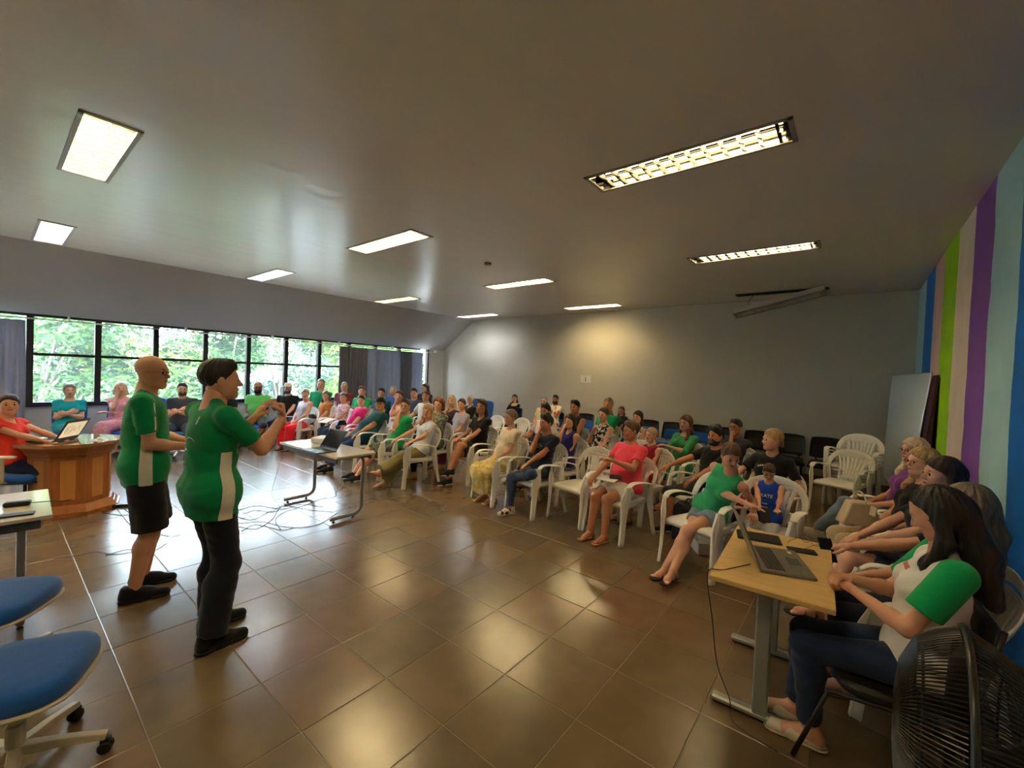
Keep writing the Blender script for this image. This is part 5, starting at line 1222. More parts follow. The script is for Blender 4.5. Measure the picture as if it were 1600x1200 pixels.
A('woman in glasses and navy yellow striped jumper by the wall', 804, 622, -100, at=('y',8.95), legs='flat', arms='chinR', chair='beam', clabel='blue seat under the woman in navy yellow jumper', top=('long', stripe), bottom=('jeans', jeansd), hair=('longback','dark'), glasses='metal', shoes=('sneaker', bsh))
A('short-haired man in green jersey with white shoulder stripe', 950, 632, -112, at=('y',7.3), sex='m', skin='tan', legs='flat', arms='lap', clabel='white plastic armchair under the man in green jersey', top=('tee', green), bottom=('jeans', jeans), hair=('crop','ash'), shoes=('sneaker', bsh))
A('woman in black and white wave print top, hand at neck', 942.5, 648, -110, at=('y',6.2), legs='flat', arms='touchR', clabel='white plastic armchair under the woman in wave print', top=('tank', zig), bottom=('slim', greyd), hair=('updo','brown'), shoes=('sandal', tsn))
A('girl with long hair seated against the back wall', 971, 641, -110, at=('y',8.9), s=.9, legs='flat', arms='lap', chair='beam', clabel='black backed seat under the girl by the wall', top=('tee', greyd), bottom=('jeans', jeansd), hair=('long','brown'), shoes=('sneaker', bsh))
A('dark-haired woman in black and white check top', 996, 652, -108, at=('y',6.75), legs='flat', arms='lap', clabel='white plastic armchair under the woman in check top', top=('tank', check), bottom=('jeans', jeansd), hair=('longback','black'), shoes=('sandal', tsn))
A('woman in coral tee, glasses and white shorts in front row', 985, 673, -105, at=('y',4.62), fat=1.3, skin='tan', lean=10, legs=[((-.10,.33,.082),(0,0,1)),((.08,.37,.082),(0,0,1))], arms=[(-.06,.20,.86),(.17,.24,.64)], clabel='white plastic armchair under the woman in coral tee', top=('tee', coral), bottom=('shorts', wsh, {'len':.66}), hair=('short','brown'), glasses='black', shoes=('sandal', tsn), h=0.0104, look=(-4.2,1,1.3))
A('fair-haired girl in red sleeveless top behind the coral tee', 1017, 680, -112, at=('y',5.35), s=.9, legs='flat', arms='lap', clabel='white plastic armchair under the girl in red top', top=('tank', redp), bottom=('shorts', redp), hair=('updo','blond'), shoes=('sandal', tsn), h=0.0122)
A('long-haired woman in green square-neck dress', 1071, 661, -112, at=('y',6.3), legs='crossR', arms=[(-.02,.2,.84),(.08,.22,.64)], clabel='white plastic armchair under the woman in green dress', top=('elbow', greend, {'neck':'wide','flare':1.8}), bottom=('skirt', greend, {'len':1.05}), hair=('side_long','brown'), shoes=('sandal', tsn), h=0.0128)
A('dark-haired bearded man in black tee behind the green tank', 1118, 681, -122, at=('y',5.3), sex='m', skin='tan', legs='apart', arms=[(-.1,.25,.66),(.30,.30,.72)], clabel='white plastic armchair under the bearded man in black tee', top=('tee', blk), bottom=('bermuda', greyd), hair=('fluffy','black'), beard=('short','black'), shoes=('sneaker', bsh), h=0.0116)
A('man in glasses holding a hand to his mouth', 1149, 667, -115, at=('y',6.6), sex='m', skin='tan', legs='flat', arms='chinL', clabel='white plastic armchair under the man in glasses, hand at mouth', top=('tee', greyd), bottom=('jeans', jeansd), hair=('short','black'), glasses='black', shoes=('sneaker', bsh), h=0.0128)
A('blonde woman in black tee behind the boy', 1206, 687, -105, at=('y',5.2), sex='f', lean=6, s=1.0, legs='flat', arms=[(-.28,.10,.60),(.30,.26,.68)], clabel='white plastic armchair under the blonde woman in black tee', top=('tee', blk, {'sleeve':.7}), bottom=('jeans', jeansd), hair=('sideponytail','blond'), shoes=('sneaker', bsh), h=0.0104, look=(-4,2.4,1.2))
ph = Vector((-.53, 4.12, .655))
r46 = A('woman in mint green tank leaning over to the boy', 1142, 712, -108, sex='f', at=('y',4.22), s=1.0, fat=.9, lean=-6, tilt=-30, seat=.425, legs=[((.03,.50,.085),(-.05,0,1)),((-.10,.58,.10),(.1,0,1))], warms=[ph+Vector((-.10,.10,-.03)), ph+Vector((-.14,-.02,.07))], wpole=[(-.3,-.3,-.9),(.7,.2,-.8)], hands=('relaxed','point'), clabel='white plastic armchair under the woman in mint green tank', top=('tank', tankg, {'neck':'crew'}), bottom=('shorts', jeansl, {'len':.42}), hair=('updo','brown'), shoes=('sandal', bsh), h=0.0095, look=(-.45,3.6,.5), dp=-4)
r48 = A('boy in bright blue printed vest looking at a phone', 1201, 748, -98, at=('y',4.58), s=.72, lean=6, legs='flat', warms=[ph+Vector((.07,.03,-.02)), ph+Vector((-.04,.07,-.04))], wpole=[(-.6,-.3,-.8),(.6,-.3,-.8)], clabel='white plastic armchair under the boy in blue vest', top=('tank', royalb), bottom=('bermuda', whitec), hair=('short','brown'), shoes=('sneaker', bsh), h=0.0092, look=(-.5,4.0,.62), dp=-14, handup=[(0,0,-1),(0,0,-1)])
# row along the striped wall
A('woman in glasses, purple tee and jeans by the striped wall', 1427, 704, 196, at=('y',5.45), legs='crossL', arms='lap', clabel='white plastic armchair under the woman in purple tee', top=('tee', purp), bottom=('jeans', jeansl), hair=('longwavy','lightblond'), glasses='black', shoes=('sneaker', wsh_), h=0.0116, look=(-4,2,1.4))
A('blonde woman in glasses and beige trousers with handbag', 1440, 722, 197, at=('y',4.72), legs='flat', arms='lap', clabel='white plastic armchair under the woman in beige trousers', top=('tee', blk), bottom=('trousers', beige), hair=('longwavy','blond'), glasses='black', shoes=('sneaker', wsh_), h=0.0110, look=(-4,2,1.4))
A('dark-haired woman in navy dress with bare crossed legs', 1470, 742, 200, at=('y',3.98), fat=1.0, legs=[((.02,.42,.082),(0,0,1)),((-.08,.52,.20),(-.2,0,1))], arms=[(-.02,.24,.68),(.07,.26,.68)], clabel='white plastic armchair under the woman in navy dress', top=('tee', navy), bottom=('shorts', navy, {'len':.62}), hair=('longback','dark'), shoes=('sandal', bsh), h=0.0104, look=(-4,2,1.4))
r52 = A('woman in navy tee with highlighted hair holding a phone', 1508, 790, 186, at=('y',3.22), fat=1.0, legs='flat', arms=[(-.02,.28,.66),(.16,.34,.76)], clabel='white plastic armchair under the woman with highlighted hair', top=('tee', navy), bottom=('jeans', jeansd), hair=('longback','ash'), shoes=('sandal', T_('pink_rubber', S(190,120,110))), h=0.0095, look=(-3,2.2,.9))
r53 = A('dark-haired woman in white and green tee at the desk', 1462, 802, 184, s=.97, fat=1.02, lean=6, seat=.44, legs=[((-.08,.30,.08),(0,0,1)),((.07,.36,.08),(0,0,1))], arms=[(-.03,.16,.79),(.05,.17,.81)], chair=None, top=('tee', whitec, {'sleeve':.66}), bottom=('jeans', T_('indigo_denim', S(28,44,76), noise=.2)), hair=('long','black'), shoes=('slipper', T_('cream_ballerina', S(216,204,186)), T_('cream_sole', S(190,176,150))), h=0.0079, look=(-.25,2.8,.6), dp=-2, hands=('fist','fist'))
# the two standing speakers
polo = green
skb = standing_skeleton(1.045, 'm', legs=[(-.13,.0,.085),(.12,-.04,.085)], wr=[(-.06,.30,1.10),(.10,.27,1.10)], pole=[(-.5,-.6,-.6),(.45,-.9,-.3)], fat=1.05)
r55 = stand('bald man in glasses, green tee and black shorts standing', -4.1, .745, 78, skb, (-1.6,3.6,1.4), dp=0, s=1.045, sex='m', fat=1.1, skin='light', hair=('bald','dark'), glasses='black', top=('tee', green, {'hem':-.13,'sleeve':.72,'hemflare':.003}), bottom=('bermuda', T_('black_shorts', S(22,24,32)), {'len':1.0}), shoes=('dark_sneaker', T_('dark_blue_running_shoe', S(24,28,40)), sblk), h=0.0092)
skn = standing_skeleton(1.035, 'm', legs=[(-.12,.08,.085),(.12,-.02,.085)], wr=[(-.10,.30,1.38),(.13,.37,1.40)], pole=[(-.4,-.2,-1),(.2,.1,-1.)], fat=1.05, lean=1.5)
skn['hdir'] = [(.1,.55,.8),(-.15,-.1,1.)]
r54 = stand('dark-haired man in green tee speaking with raised hands', -3.1, .88, 96, skn, (-2.0,6.5,1.55), s=1.035, sex='m', fat=1.05, skin='light', hair=('short','black'), top=('tee', green, {'hem':-.15,'sleeve':.72,'hemflare':.004}), bottom=('trousers', T_('dark_navy_jeans', S(22,28,42)), {'th':.01}), shoes=('dark_sneaker', T_('black_running_shoe', S(24,24,28)), sblk), h=0.0085, hands=('open','fist'), handup=[(0,-1,.3),(0,1,0)])

# ------------------------------------------------------------------ prints and panels that follow the cloth
from mathutils.bvhtree import BVHTree
_bvh = {}
def bvh_of(o):
    if o.name not in _bvh:
        me = o.data; _bvh[o.name] = BVHTree.FromPolygons([v.co[:] for v in me.vertices], [tuple(p.vertices) for p in me.polygons])
    return _bvh[o.name]
def cast(out, u, x, side='front', off=.0022, part='shirt'):
    q = out['q']; sk = out['sk']; F, Rt = Vector(sk['F']), Vector(sk['R']); D = {'front':F, 'back':-F, 'right':Rt, 'left':-Rt}[side]
    P = Vector(q(u, x if side in ('front','back') else 0, 0 if side in ('front','back') else x)); h = bvh_of(out[part]).ray_cast(P+D*.6, -D)
    if h[0] is None: return P+D*.1
    return h[0]+D*off
def patch(out, name, m, side, us, fx, nx=6, off=.0022):
    """strip of cloth lying on the shirt: us spine heights, fx(u)->(x0,x1)"""
    vs = []; fs = []
    for u in us:
        x0, x1 = fx(u)
        for i in range(nx+1): vs.append(cast(out, u, x0+(x1-x0)*i/nx, side, off))
    for j in range(len(us)-1):
        for i in range(nx): a = j*(nx+1)+i; fs.append((a,a+1,a+nx+2,a+nx+1))
    o = link(name, mesh_py(name, vs, fs, True), m, out['shirt']); return o
def text_geo(txt, size):
    cu = bpy.data.curves.new('t', 'FONT'); cu.body = txt; cu.size = size; cu.align_x = 'CENTER'; cu.resolution_u = 3; cu.offset = size*.02
    ob = bpy.data.objects.new('t', cu); C.objects.link(ob); dg = bpy.context.evaluated_depsgraph_get(); me = bpy.data.meshes.new_from_object(ob.evaluated_get(dg)); 
    vs = [v.co[:] for v in me.vertices]; fs = [tuple(p.vertices) for p in me.polygons]; bpy.data.objects.remove(ob); bpy.data.curves.remove(cu); bpy.data.meshes.remove(me); return vs, fs
def text_on(out, txt, size, u, x, m, side='front', arcr=0):
    vs, fs = text_geo(txt, size); sg = -1 if side == 'front' else 1
    P = [cast(out, u+v[1]-(v[0]**2/arcr if arcr else 0), x+sg*v[0], side, .003) for v in vs]; return link('print', mesh_py('print', P, fs), m, out['shirt'])
def text_flat(txt, size, m, parent, M_):
    vs, fs = text_geo(txt, size); return link('lettering', mesh_py('lettering', [M_ @ Vector(v) for v in vs], fs), m, parent)
m_prw = mat('white_print', S(224,224,218), rough=.7); m_panel = T_('white_side_panel', S(228,224,216)); us = lambda a, b, n=14: [a+(b-a)*i/n for i in range(n+1)]
text_on(r48, 'SKATE', .066, .315, 0, m_prw)
for k, (u, w_) in enumerate(((.215,.05),(.165,.06),(.135,.035))): patch(r48, 'print_bar', m_prw, 'front', us(u, u+.012, 2), lambda q_, w_=w_: (-w_*.8, w_*.7), 5)
for r_, us_ in ((P_[29], ((.36,.05),(.335,.07),(.31,.03))),):
    for u, w_ in us_: patch(r_, 'print_bar', m_prw, 'front', us(u, u+.006, 1), lambda q_, w_=w_: (-w_, w_), 8, .003)
r47 = [r for r in P_ if r['root']['label'].startswith('blonde woman in black tee')][0]
for k in range(9): 
    xx = -.075+.0185*k; patch(r47, 'print_bar', m_prw, 'front', us(.385-xx*xx*3, .40-xx*xx*3, 1), lambda q_, xx=xx: (xx, xx+.012), 2, .003)
patch(r47, 'print_bar', m_prw, 'front', us(.36,.366,1), lambda q_: (-.03,.03), 4, .003)
# speakers' jerseys: white side panels and piping, small back prints
for r_ in (r54, r55):
    patch(r_, 'side_panel', m_panel, 'right', us(-.13 if r_ is r55 else -.15, .24), lambda u: (-.025+.10*max(0,u)*.3, .045+.06*max(0,.1-u)*.3), 6, .0065)
    patch(r_, 'side_panel', m_panel, 'left', us(-.13, .24), lambda u: (-.025, .045), 6, .0065)
patch(r54, 'print_bar', m_prw, 'back', us(.40,.445,3), lambda u: (.045+(u-.4)*.3, .055+(u-.4)*.3), 1)
patch(r54, 'piping', m_prw, 'back', [.245+.0,.25,.255], lambda u: (-.04,.0), 4)
for k in range(9):
    a0, a1 = R(160-15*k), R(160-15*(k+1)); patch(r54, 'print_arc', m_prw, 'back', [.27+.05*math.sin(a0)-.003, .27+.05*math.sin(a0)+.003], lambda u, a0=a0, a1=a1: (.07*math.cos(a0), .07*math.cos(a1)), 2)
patch(r55, 'piping', m_prw, 'right', us(.18,.47,16), lambda u: (.055-.07*(u-.3)*(1 if u > .3 else -.5), .062-.07*(u-.3)*(1 if u > .3 else -.5)), 1, .004)
# green sleeves on the woman at the desk
def sleeves(out, m, frac0=.0, frac1=.66, th=.020):
    sk = out['sk']
    for a in (0,1):
        v = Vol(); S_, E_ = sk['sh'][a], sk['el'][a]; d = (E_-S_)/np.linalg.norm(E_-S_); v.c(S_-d*.02, .058+th*.4, E_, .040+th*1.3, k=.02, clip=[(S_+(E_-S_)*frac1, d)])
        link('sleeve', to_mesh('sleeve', *v.mesh(.008)), m, out['shirt'])
sleeves(r53, T_('vivid_green_sleeve', S(10,160,92)))
patch(r53, 'print_bar', mat('faded_red_print', S(200,120,110), rough=.8), 'front', us(.40,.42,2), lambda u: (-.05,.04), 5)

# ------------------------------------------------------------------ seats along the back wall and the empty chairs
def _last_children(): return list([o for o in C.objects if o.get('label','').startswith('empty black backed seat')][-1].children)
occ = [r['o'].x for r in P_ if r['o'].y > 8.3]
xk = -6.75; n_ = 0; ow = ['first','second','third','fourth','fifth','sixth','seventh','eighth','ninth','tenth','eleventh','twelfth','thirteenth']
while xk < -.2:
    if all(abs(xk-o_) > .42 for o_ in occ):
        chair_at('beam', 'empty black backed seat, %s along the back wall counted from the windows' % ow[n_], (xk, 9.12, 0), R(180)); n_ += 1
        if xk > -1.75:
            for c_ in _last_children():
                if c_.name.startswith(('back_cushion','seat')) and 'shell' not in c_.name: c_.material_slots[0].link = 'OBJECT'; c_.material_slots[0].material = m_blackp
    xk += .535
def place_top(u, v, z, rot, label, kind='mono', back=.30):
    P = onz(u, v, z); f = Vector((math.cos(R(rot)), math.sin(R(rot)), 0)); return chair_at(kind, label, (P.x+f.x*back, P.y+f.y*back, 0), R(rot-90))
chair_at('mono', 'empty white plastic armchair in the front row beside the woman in coral', (-2.57, 4.60, 0), R(-102-90))
chair_at('mono', 'empty white plastic armchair behind the empty front row chair', (-2.45, 5.72, 0), R(-105-90))
place_top(776, 652, .83, -100, 'empty white plastic armchair behind the smiling woman in black')
place_top(815, 656, .83, -100, 'empty white plastic armchair behind the woman in yellow floral skirt')
place_top(1331, 707, .83, -110, 'single empty white plastic armchair in front of the stacked ones')
Pst = onz(1342, 681, 1.03)
for k, wd in enumerate(('lowest','second','middle','fourth','topmost')):
    chair_at('mono', 'white plastic armchair, %s of the stack near the whiteboard' % wd, (Pst.x-.05, Pst.y-.28-.012*k, .048*k), R(-105-90))
chair_at('office', 'blue swivel chair at the lower left corner, nearest the viewer', (-2.64, .085, 0), R(-25))
chair_at('office', 'blue swivel chair behind the nearest one, by the left table', (-3.52, .02, 0), R(-35))
chair_at('office', 'empty blue office chair behind the two standing men', (-10.36, 1.97, 0), R(-110))
chair_at('office', 'empty blue office chair by the back wall behind the curly-haired woman', (-7.6, 8.2, 0), R(-170))
chair_at('office', 'second empty blue office chair by the back wall', (-8.3, 8.7, 0), R(-150))

# black framed chair of the woman at the desk
o = r53['o']; t = thing('metal_chair', 'black padded chair with slanted tube legs at the desk', 'chair', (o.x, o.y, 0), r53['rz'])
m_btube = mat('black_tube_steel', S(26,25,24), rough=.35, spec=.6)
q = MB(); vs, fs = pad(.44,.43,.05,.1); q.add([(x,y,z+.385) for x,y,z in vs], fs); q.build('seat', m_blackp, t, smooth=True)
q = MB(); vs, fs = pad(.42,.22,.035,.1); q.add([(x, -.235-z-.12*(y+.1), y+.72) for x,y,z in vs], fs); q.build('backrest', m_blackp, t, smooth=True)
for s in (-1,1):
    q = MB(); q.tube([(s*.21,-.28,.84),(s*.21,-.20,.40),(s*.21,.24,.37),(s*.22,.36,.012)], .0115, 8); q.build('leg', m_btube, t, smooth=True)
    q = MB(); q.tube([(s*.205,-.10,.385),(s*.215,-.34,.012)], .0115, 8); q.build('leg', m_btube, t, smooth=True)
# ------------------------------------------------------------------ laptop
m_lapg = mat('grey_laptop_shell', S(118,112,104), rough=.35, metal=.4); m_lapb = mat('black_laptop_shell', S(26,26,30), rough=.35); m_key = mat('laptop_key', S(52,50,48), rough=.5); m_bezel = mat('screen_bezel', S(16,16,18), rough=.3)
def make_laptop(label, loc, rotz, ang, shell, disp, W=.36, D=.25, keyc=None, stickers=True):
    t = thing('laptop', label, 'laptop', loc, rotz, 'open laptops')
    q = MB(); q.box((0,0,.009), (W,D,.018), bev=.004); q.build('base', shell, t)
    q = MB()
    for r_ in range(5):
        for c_ in range(14): q.box((-W*.43+W*.86*(c_+.5)/14, .015+r_*.018, .0195), (W*.86/14*.84,.0145,.003))
    kb = q.build('keyboard', keyc or m_key, t, kind='stuff')
    q = MB(); q.box((0,-.072,.0185), (.10,.06,.0012)); q.build('touchpad', mat('touchpad', S(96,92,86), rough=.25), t)
    if stickers:
        q = MB(); q.box((W*.36,-.085,.0187), (.035,.02,.001)); q.build('sticker', mat('white_sticker', S(220,220,210), rough=.5), t)
        q = MB(); q.box((-W*.38,-.09,.0187), (.025,.018,.001)); q.build('sticker', mat('green_sticker', S(110,160,80), rough=.5), t)
    L = thing('x', '', 'x'); bpy.data.objects.remove(L)
    q = MB(); q.box((0,.0,D/2), (W,.008,D), bev=.003); lid = q.build('lid', shell, t, loc=(0, D/2, .018), rot=(R(-(ang-90)),0,0))
    q = MB(); q.box((0,-.0045,D/2), (W-.008,.001,D-.008)); q.build('bezel', m_bezel, lid)
    q = MB(); q.box((0,-.0055,D/2+.004), (W-.03,.001,D-.035)); q.build('display', disp, lid)
    return t, lid
m_scroff = mat('dark_screen', S(18,20,24), rough=.12)
m_lidglow = mat('glowing_lid_print', S(150,138,110), rough=.3, emis=S(206,190,150), es=.35); m_lidline = mat('glowing_lid_line', S(120,104,84), rough=.5, emis=S(120,104,84), es=.2)  # print on the back of the lid, glow added to its colour
tp, lid = make_laptop('black laptop on the wooden podium showing a beige panel with drawn circles', (-7.0,.47,.805), R(-37), 118, m_lapb, m_scroff)
q = MB(); q.box((0,.0045,.125), (.30,.0015,.19)); q.build('lid_print', m_lidglow, lid)
for (cx, cz, rr) in ((.07,.13,.055),(.07,.13,.035),(.09,.13,.012)):
    q = MB(); q.tube([(cx+rr*math.cos(a), .0062, cz+rr*math.sin(a)) for a in [2*math.pi*i/20 for i in range(20)]], .0016, 4, closed=True); q.build('drawn_circle', m_lidline, lid)
q = MB(); q.tube([(-.10,.0062,.09),(-.07,.0062,.17),(-.02,.0062,.10),(.0,.0062,.16)], .0016, 4); q.build('drawn_line', m_lidline, lid)
make_laptop('grey laptop open on the white table in the middle of the floor', (-4.84,2.44,.765), R(4), 122, mat('blue_grey_shell', S(74,84,96), rough=.3, metal=.3), m_scroff)
td_, lid = make_laptop('silver laptop open on the wooden desk by the woman', (-.285,2.83,.745), R(110), 112, m_lapg, m_scroff, W=.38, D=.26)
# ------------------------------------------------------------------ tables
make_c_table('white topped table with bent tube legs in the middle of the floor', (-5.05,2.64,0), R(2), 1.34, .5, .765, 'table')
make_c_table('white topped table with bent tube legs at the left edge', (-4.30,-.33,0), R(-92), 1.22, .78, .755, 'table')
# small projector with a blue lens light on the centre table
P = Vector((-5.38,2.76,.765)); t = thing('projector', 'small white projector with a glowing blue lens on the centre table', 'projector', P, R(-60))
q = MB(); q.box((0,0,.04), (.24,.18,.07), bev=.012); q.build('body', mat('projector_white', S(214,214,220), rough=.4), t)
q = MB(); q.lathe([(.030,0),(.032,.016),(.024,.018),(.023,.008)], (-.05,-.09,.045), 18, (0,-1,0)); q.build('lens_ring', m_darkp, t, smooth=True)
q = MB(); q.lathe([(.022,.0),(.018,.008),(.0001,.011)], (-.05,-.092,.045), 16, (0,-1,0)); q.build('lens', mat('blue_lens', S(20,20,220), rough=.1, emis=(.03,.03,1,1), es=3), t, smooth=True)
for sx in (-1,1):
    q = MB(); q.lathe([(.01,0),(.012,.008)], (sx*.09,.0,-.001), 8); q.build('foot', m_darkp, t)
# ------------------------------------------------------------------ wooden desk with steel T legs
m_oak = mat('light_maple_laminate', S(206,172,112), rough=.4, spec=.45, noise=.09, nscale=5, stretch=(1,9,1)); m_silver = mat('silver_grey_steel', S(150,152,146), rough=.35, metal=.3)
t = thing('desk', 'small maple topped desk on silver grey T shaped legs', 'table', (-.305,2.88,0), R(3))
q = MB(); q.box((0,0,.7325), (.53,.97,.026), bev=.003); q.build('tabletop', m_oak, t)
q = MB(); q.box((-.02,0,.56), (.018,.64,.30)); q.build('modesty_panel', m_oak, t)
for y in (-.33,.34):
    q = MB(); q.sweep([(-.02,y,.02),(-.02,y,.72)], [(-.035,-.018),(-.028,-.026),(.028,-.026),(.035,-.018),(.035,.018),(.028,.026),(-.028,.026),(-.035,.018)], up=(0,1,0)); l_ = q.build('leg', m_silver, t)
    q = MB(); q.box((0,y,.028), (.50,.055,.034), bev=.01); q.build('foot_bar', m_silver, l_)
    q = MB(); q.box((0,y,.71), (.42,.04,.02)); q.build('top_bar', m_silver, l_)
# things on the desk
t = thing('tablet', 'black tablet case lying on the desk behind the laptop', 'tablet', (-.44,3.18,.746), R(14)); q = MB(); q.box((0,0,.006), (.25,.16,.012), bev=.004); q.build('case', m_lapb, t); q = MB(); q.box((0,0,.0125), (.23,.14,.001)); q.build('cover', m_bezel, t)
t = thing('phone', 'black phone lying on the desk beside the laptop', 'phone', (-.20,3.12,.746), R(18)); q = MB(); q.box((0,0,.0045), (.15,.075,.009), bev=.003); q.build('body', m_lapb, t); q = MB(); q.box((0,0,.0093), (.14,.068,.0006)); q.build('screen', m_bezel, t)
me = bpy.data.meshes.new('spectacles'); t = thing('spectacles', 'folded spectacles with tan frame on the desk corner', 'glasses', (-.17,3.29,.750), R(150))
mt = mat('tan_frame', S(150,100,60), rough=.3)
for s in (-1,1):
    q = MB(); q.tube([(s*.032+.024*math.cos(a), 0, .020+.018*math.sin(a)) for a in [2*math.pi*i/16 for i in range(16)]], .0016, 5, closed=True); q.build('rim', mt, t); q = MB(); q.tube([(s*.056,0,.024),(s*.058,.03,.024),(s*.055,.12,.010),(s*.05,.135,.0)], .0015, 5); q.build('temple', mt, t)
q = MB(); q.tube([(-.009,0,.022),(0,-.002,.025),(.009,0,.022)], .0015, 5); q.build('bridge', mt, t)
def cable(pts, label, m=None, r=.0028, n=5, name='cable'):
    q = MB(); q.tube(catmull(pts, n), r, 5); o = q.build(name, m or mat('dark_cable', S(30,28,28), rough=.5), smooth=True); tag(o, label, 'cable', 'cables'); return o
cable([(-.40,2.66,.755),(-.50,2.50,.745),(-.56,2.42,.735),(-.52,2.40,.5),(-.50,2.46,.25),(-.44,2.50,.07),(-.40,2.43,.004),(-.2,2.38,.004)], 'thin dark laptop cable hanging over the front edge of the wooden desk')
# ------------------------------------------------------------------ octagonal wooden podium
m_wood = mat('orange_brown_veneer', S(158,98,50), rough=.35, spec=.5, noise=.16, nscale=3, stretch=(6,6,.7)); m_woodl = mat('light_veneer_panel', S(190,132,72), rough=.35, noise=.12, nscale=3, stretch=(6,6,.7)); m_woodt = mat('polished_wood_top', S(170,120,78), rough=.12, spec=.7, coat=.5)
t = thing('podium', 'octagonal orange-brown wooden podium with panelled sides and stepped base', 'podium', (-6.98,.62,0), R(12))
def octo(r0, r1, z0, z1, nm, m, par):
    q = MB(); q.lathe([(r0,z0),(r1,z1)], (0,0,0), 8); return q.build(nm, m, par)
octo(.44,.44,.0,.045,'plinth_step',m_wood,t); octo(.42,.40,.045,.085,'plinth_step',m_wood,t); octo(.39,.37,.085,.12,'plinth_step',m_wood,t)
body_ = octo(.345,.345,.12,.66,'body',m_wood,t); octo(.36,.40,.66,.735,'cornice',m_wood,t); octo(.455,.46,.765,.80,'top',m_woodt,t); octo(.41,.43,.735,.765,'moulding',m_wood,t)
for k in range(8):
    a = 2*math.pi*(k+.5)/8; rr = .345*math.cos(math.pi/8)
    q = MB(); q.box((0,0,.39), (.012,.12,.44), bev=.003); q.build('panel', m_woodl, t, loc=(rr*math.cos(a), rr*math.sin(a), 0), rot=(0,0,a))
    a2 = 2*math.pi*k/8; q = MB(); q.box((0,0,.39), (.02,.03,.53), bev=.004); q.build('corner_post', m_wood, t, loc=(.338*math.cos(a2), .338*math.sin(a2), 0), rot=(0,0,a2))
t = thing('mouse', 'small white mouse and pad on the podium top', 'mouse', (-6.80,.83,.80)); q = MB(); q.e = None; q.lathe([(.03,0),(.032,.01),(.022,.024),(.0001,.028)], (0,0,.003), 14); q.v = [(x*1.5,y,z) for x,y,z in q.v]; q.build('shell', m_white, t, smooth=True); q = MB(); q.box((0,0,.0015), (.2,.17,.003)); q.build('mouse_pad', mat('pad_grey', S(190,190,196), rough=.7), t)
# things on the left table
t = thing('charger', 'black charger brick lying on the left table', 'charger', (-4.25,.13,.756), R(75)); q = MB(); q.box((0,0,.015), (.12,.05,.03), bev=.006); q.build('brick', m_lapb, t); q = MB(); q.tube([(.06,0,.012),(.14,.02,.006),(.2,-.02,.006),(.25,.0,.006)], .003, 6); q.build('cord', m_lapb, t)
t = thing('phone', 'dark phone lying on the left table beside the charger', 'phone', (-4.0,.12,.756), R(80)); q = MB(); q.box((0,0,.0045), (.15,.075,.009), bev=.003); q.build('body', m_lapb, t); q = MB(); q.box((0,0,.0093), (.14,.068,.0006)); q.build('screen', m_bezel, t)
# white stool between podium woman and turquoise woman
t = thing('side_table', 'small white plastic side table with a cup behind the podium', 'table', (-9.9,.02,0)); q = MB(); q.box((0,0,.58), (.42,.42,.025), bev=.01); q.build('top', m_white, t)
for sx in (-1,1):
    for sy in (-1,1): q = MB(); q.sweep([(sx*.15,sy*.15,.57),(sx*.19,sy*.19,0)], [(-.018,-.018),(.018,-.018),(.018,.018),(-.018,.018)]); q.build('leg', m_white, t)
t = thing('cup', 'white cup standing on the small white side table', 'cup', (-9.95,.05,.593)); q = MB(); q.lathe([(.025,0),(.034,.09),(.031,.09),(.022,.004),(.0001,.004)], (0,0,0), 14); q.build('cup_body', m_white, t, smooth=True)
# ------------------------------------------------------------------ floor fan
m_fan = mat('dark_fan_plastic', S(30,27,22), rough=.32, spec=.6)
fc = Vector((.31,1.93,.66)); FR = .33; t = thing('floor_fan', 'large dark floor fan with wire cage in the near right corner', 'fan', (fc.x, fc.y, 0), math.atan2(.06,-.99))
# local +x = blowing direction
def cage(sign, depth, n, nm):
    q = MB()
    for k in range(n):
        a = 2*math.pi*k/n; c_, s_ = math.cos(a), math.sin(a)
        pts = [(sign*(.035+depth), .075*c_, .66+.075*s_), (sign*(.035+depth*.93), .17*c_, .66+.17*s_), (sign*(.035+depth*.62), .26*c_, .66+.26*s_), (sign*(.035+depth*.2), .302*c_, .66+.302*s_), (sign*.012, FR*c_, .66+FR*s_)]
        q.tube(pts, .0028, 4)
    q.build(nm, m_fan, t, kind='stuff')
cage(1, .12, 140, 'front_guard_wires'); cage(-1, .15, 140, 'rear_guard_wires')
def ringt(x, r, rr, nm='guard_ring'):
    q = MB(); q.tube([(x, r*math.cos(a), .66+r*math.sin(a)) for a in [2*math.pi*i/56 for i in range(56)]], rr, 6, closed=True); q.build(nm, m_fan, t, smooth=True)
ringt(0, FR+.004, .011); ringt(.097+.035*.6, .17, .004); ringt(-.147+.0, .17, .004); ringt(.035+.10*.62, .262, .0045); ringt(-.035-.12*.62, .262, .0045)
q = MB(); q.lathe([(.0001,.145),(.05,.143),(.078,.136),(.078,.128),(.0001,.128)], (0,0,.66), 24, (1,0,0)); q.build('front_badge', m_fan, t, smooth=True)
q = MB(); q.lathe([(.07,-.30),(.085,-.27),(.09,-.17),(.075,-.14),(.03,-.10),(.012,-.02),(.012,.03)], (0,0,.66), 24, (1,0,0)); q.build('motor_housing', m_fan, t, smooth=True)
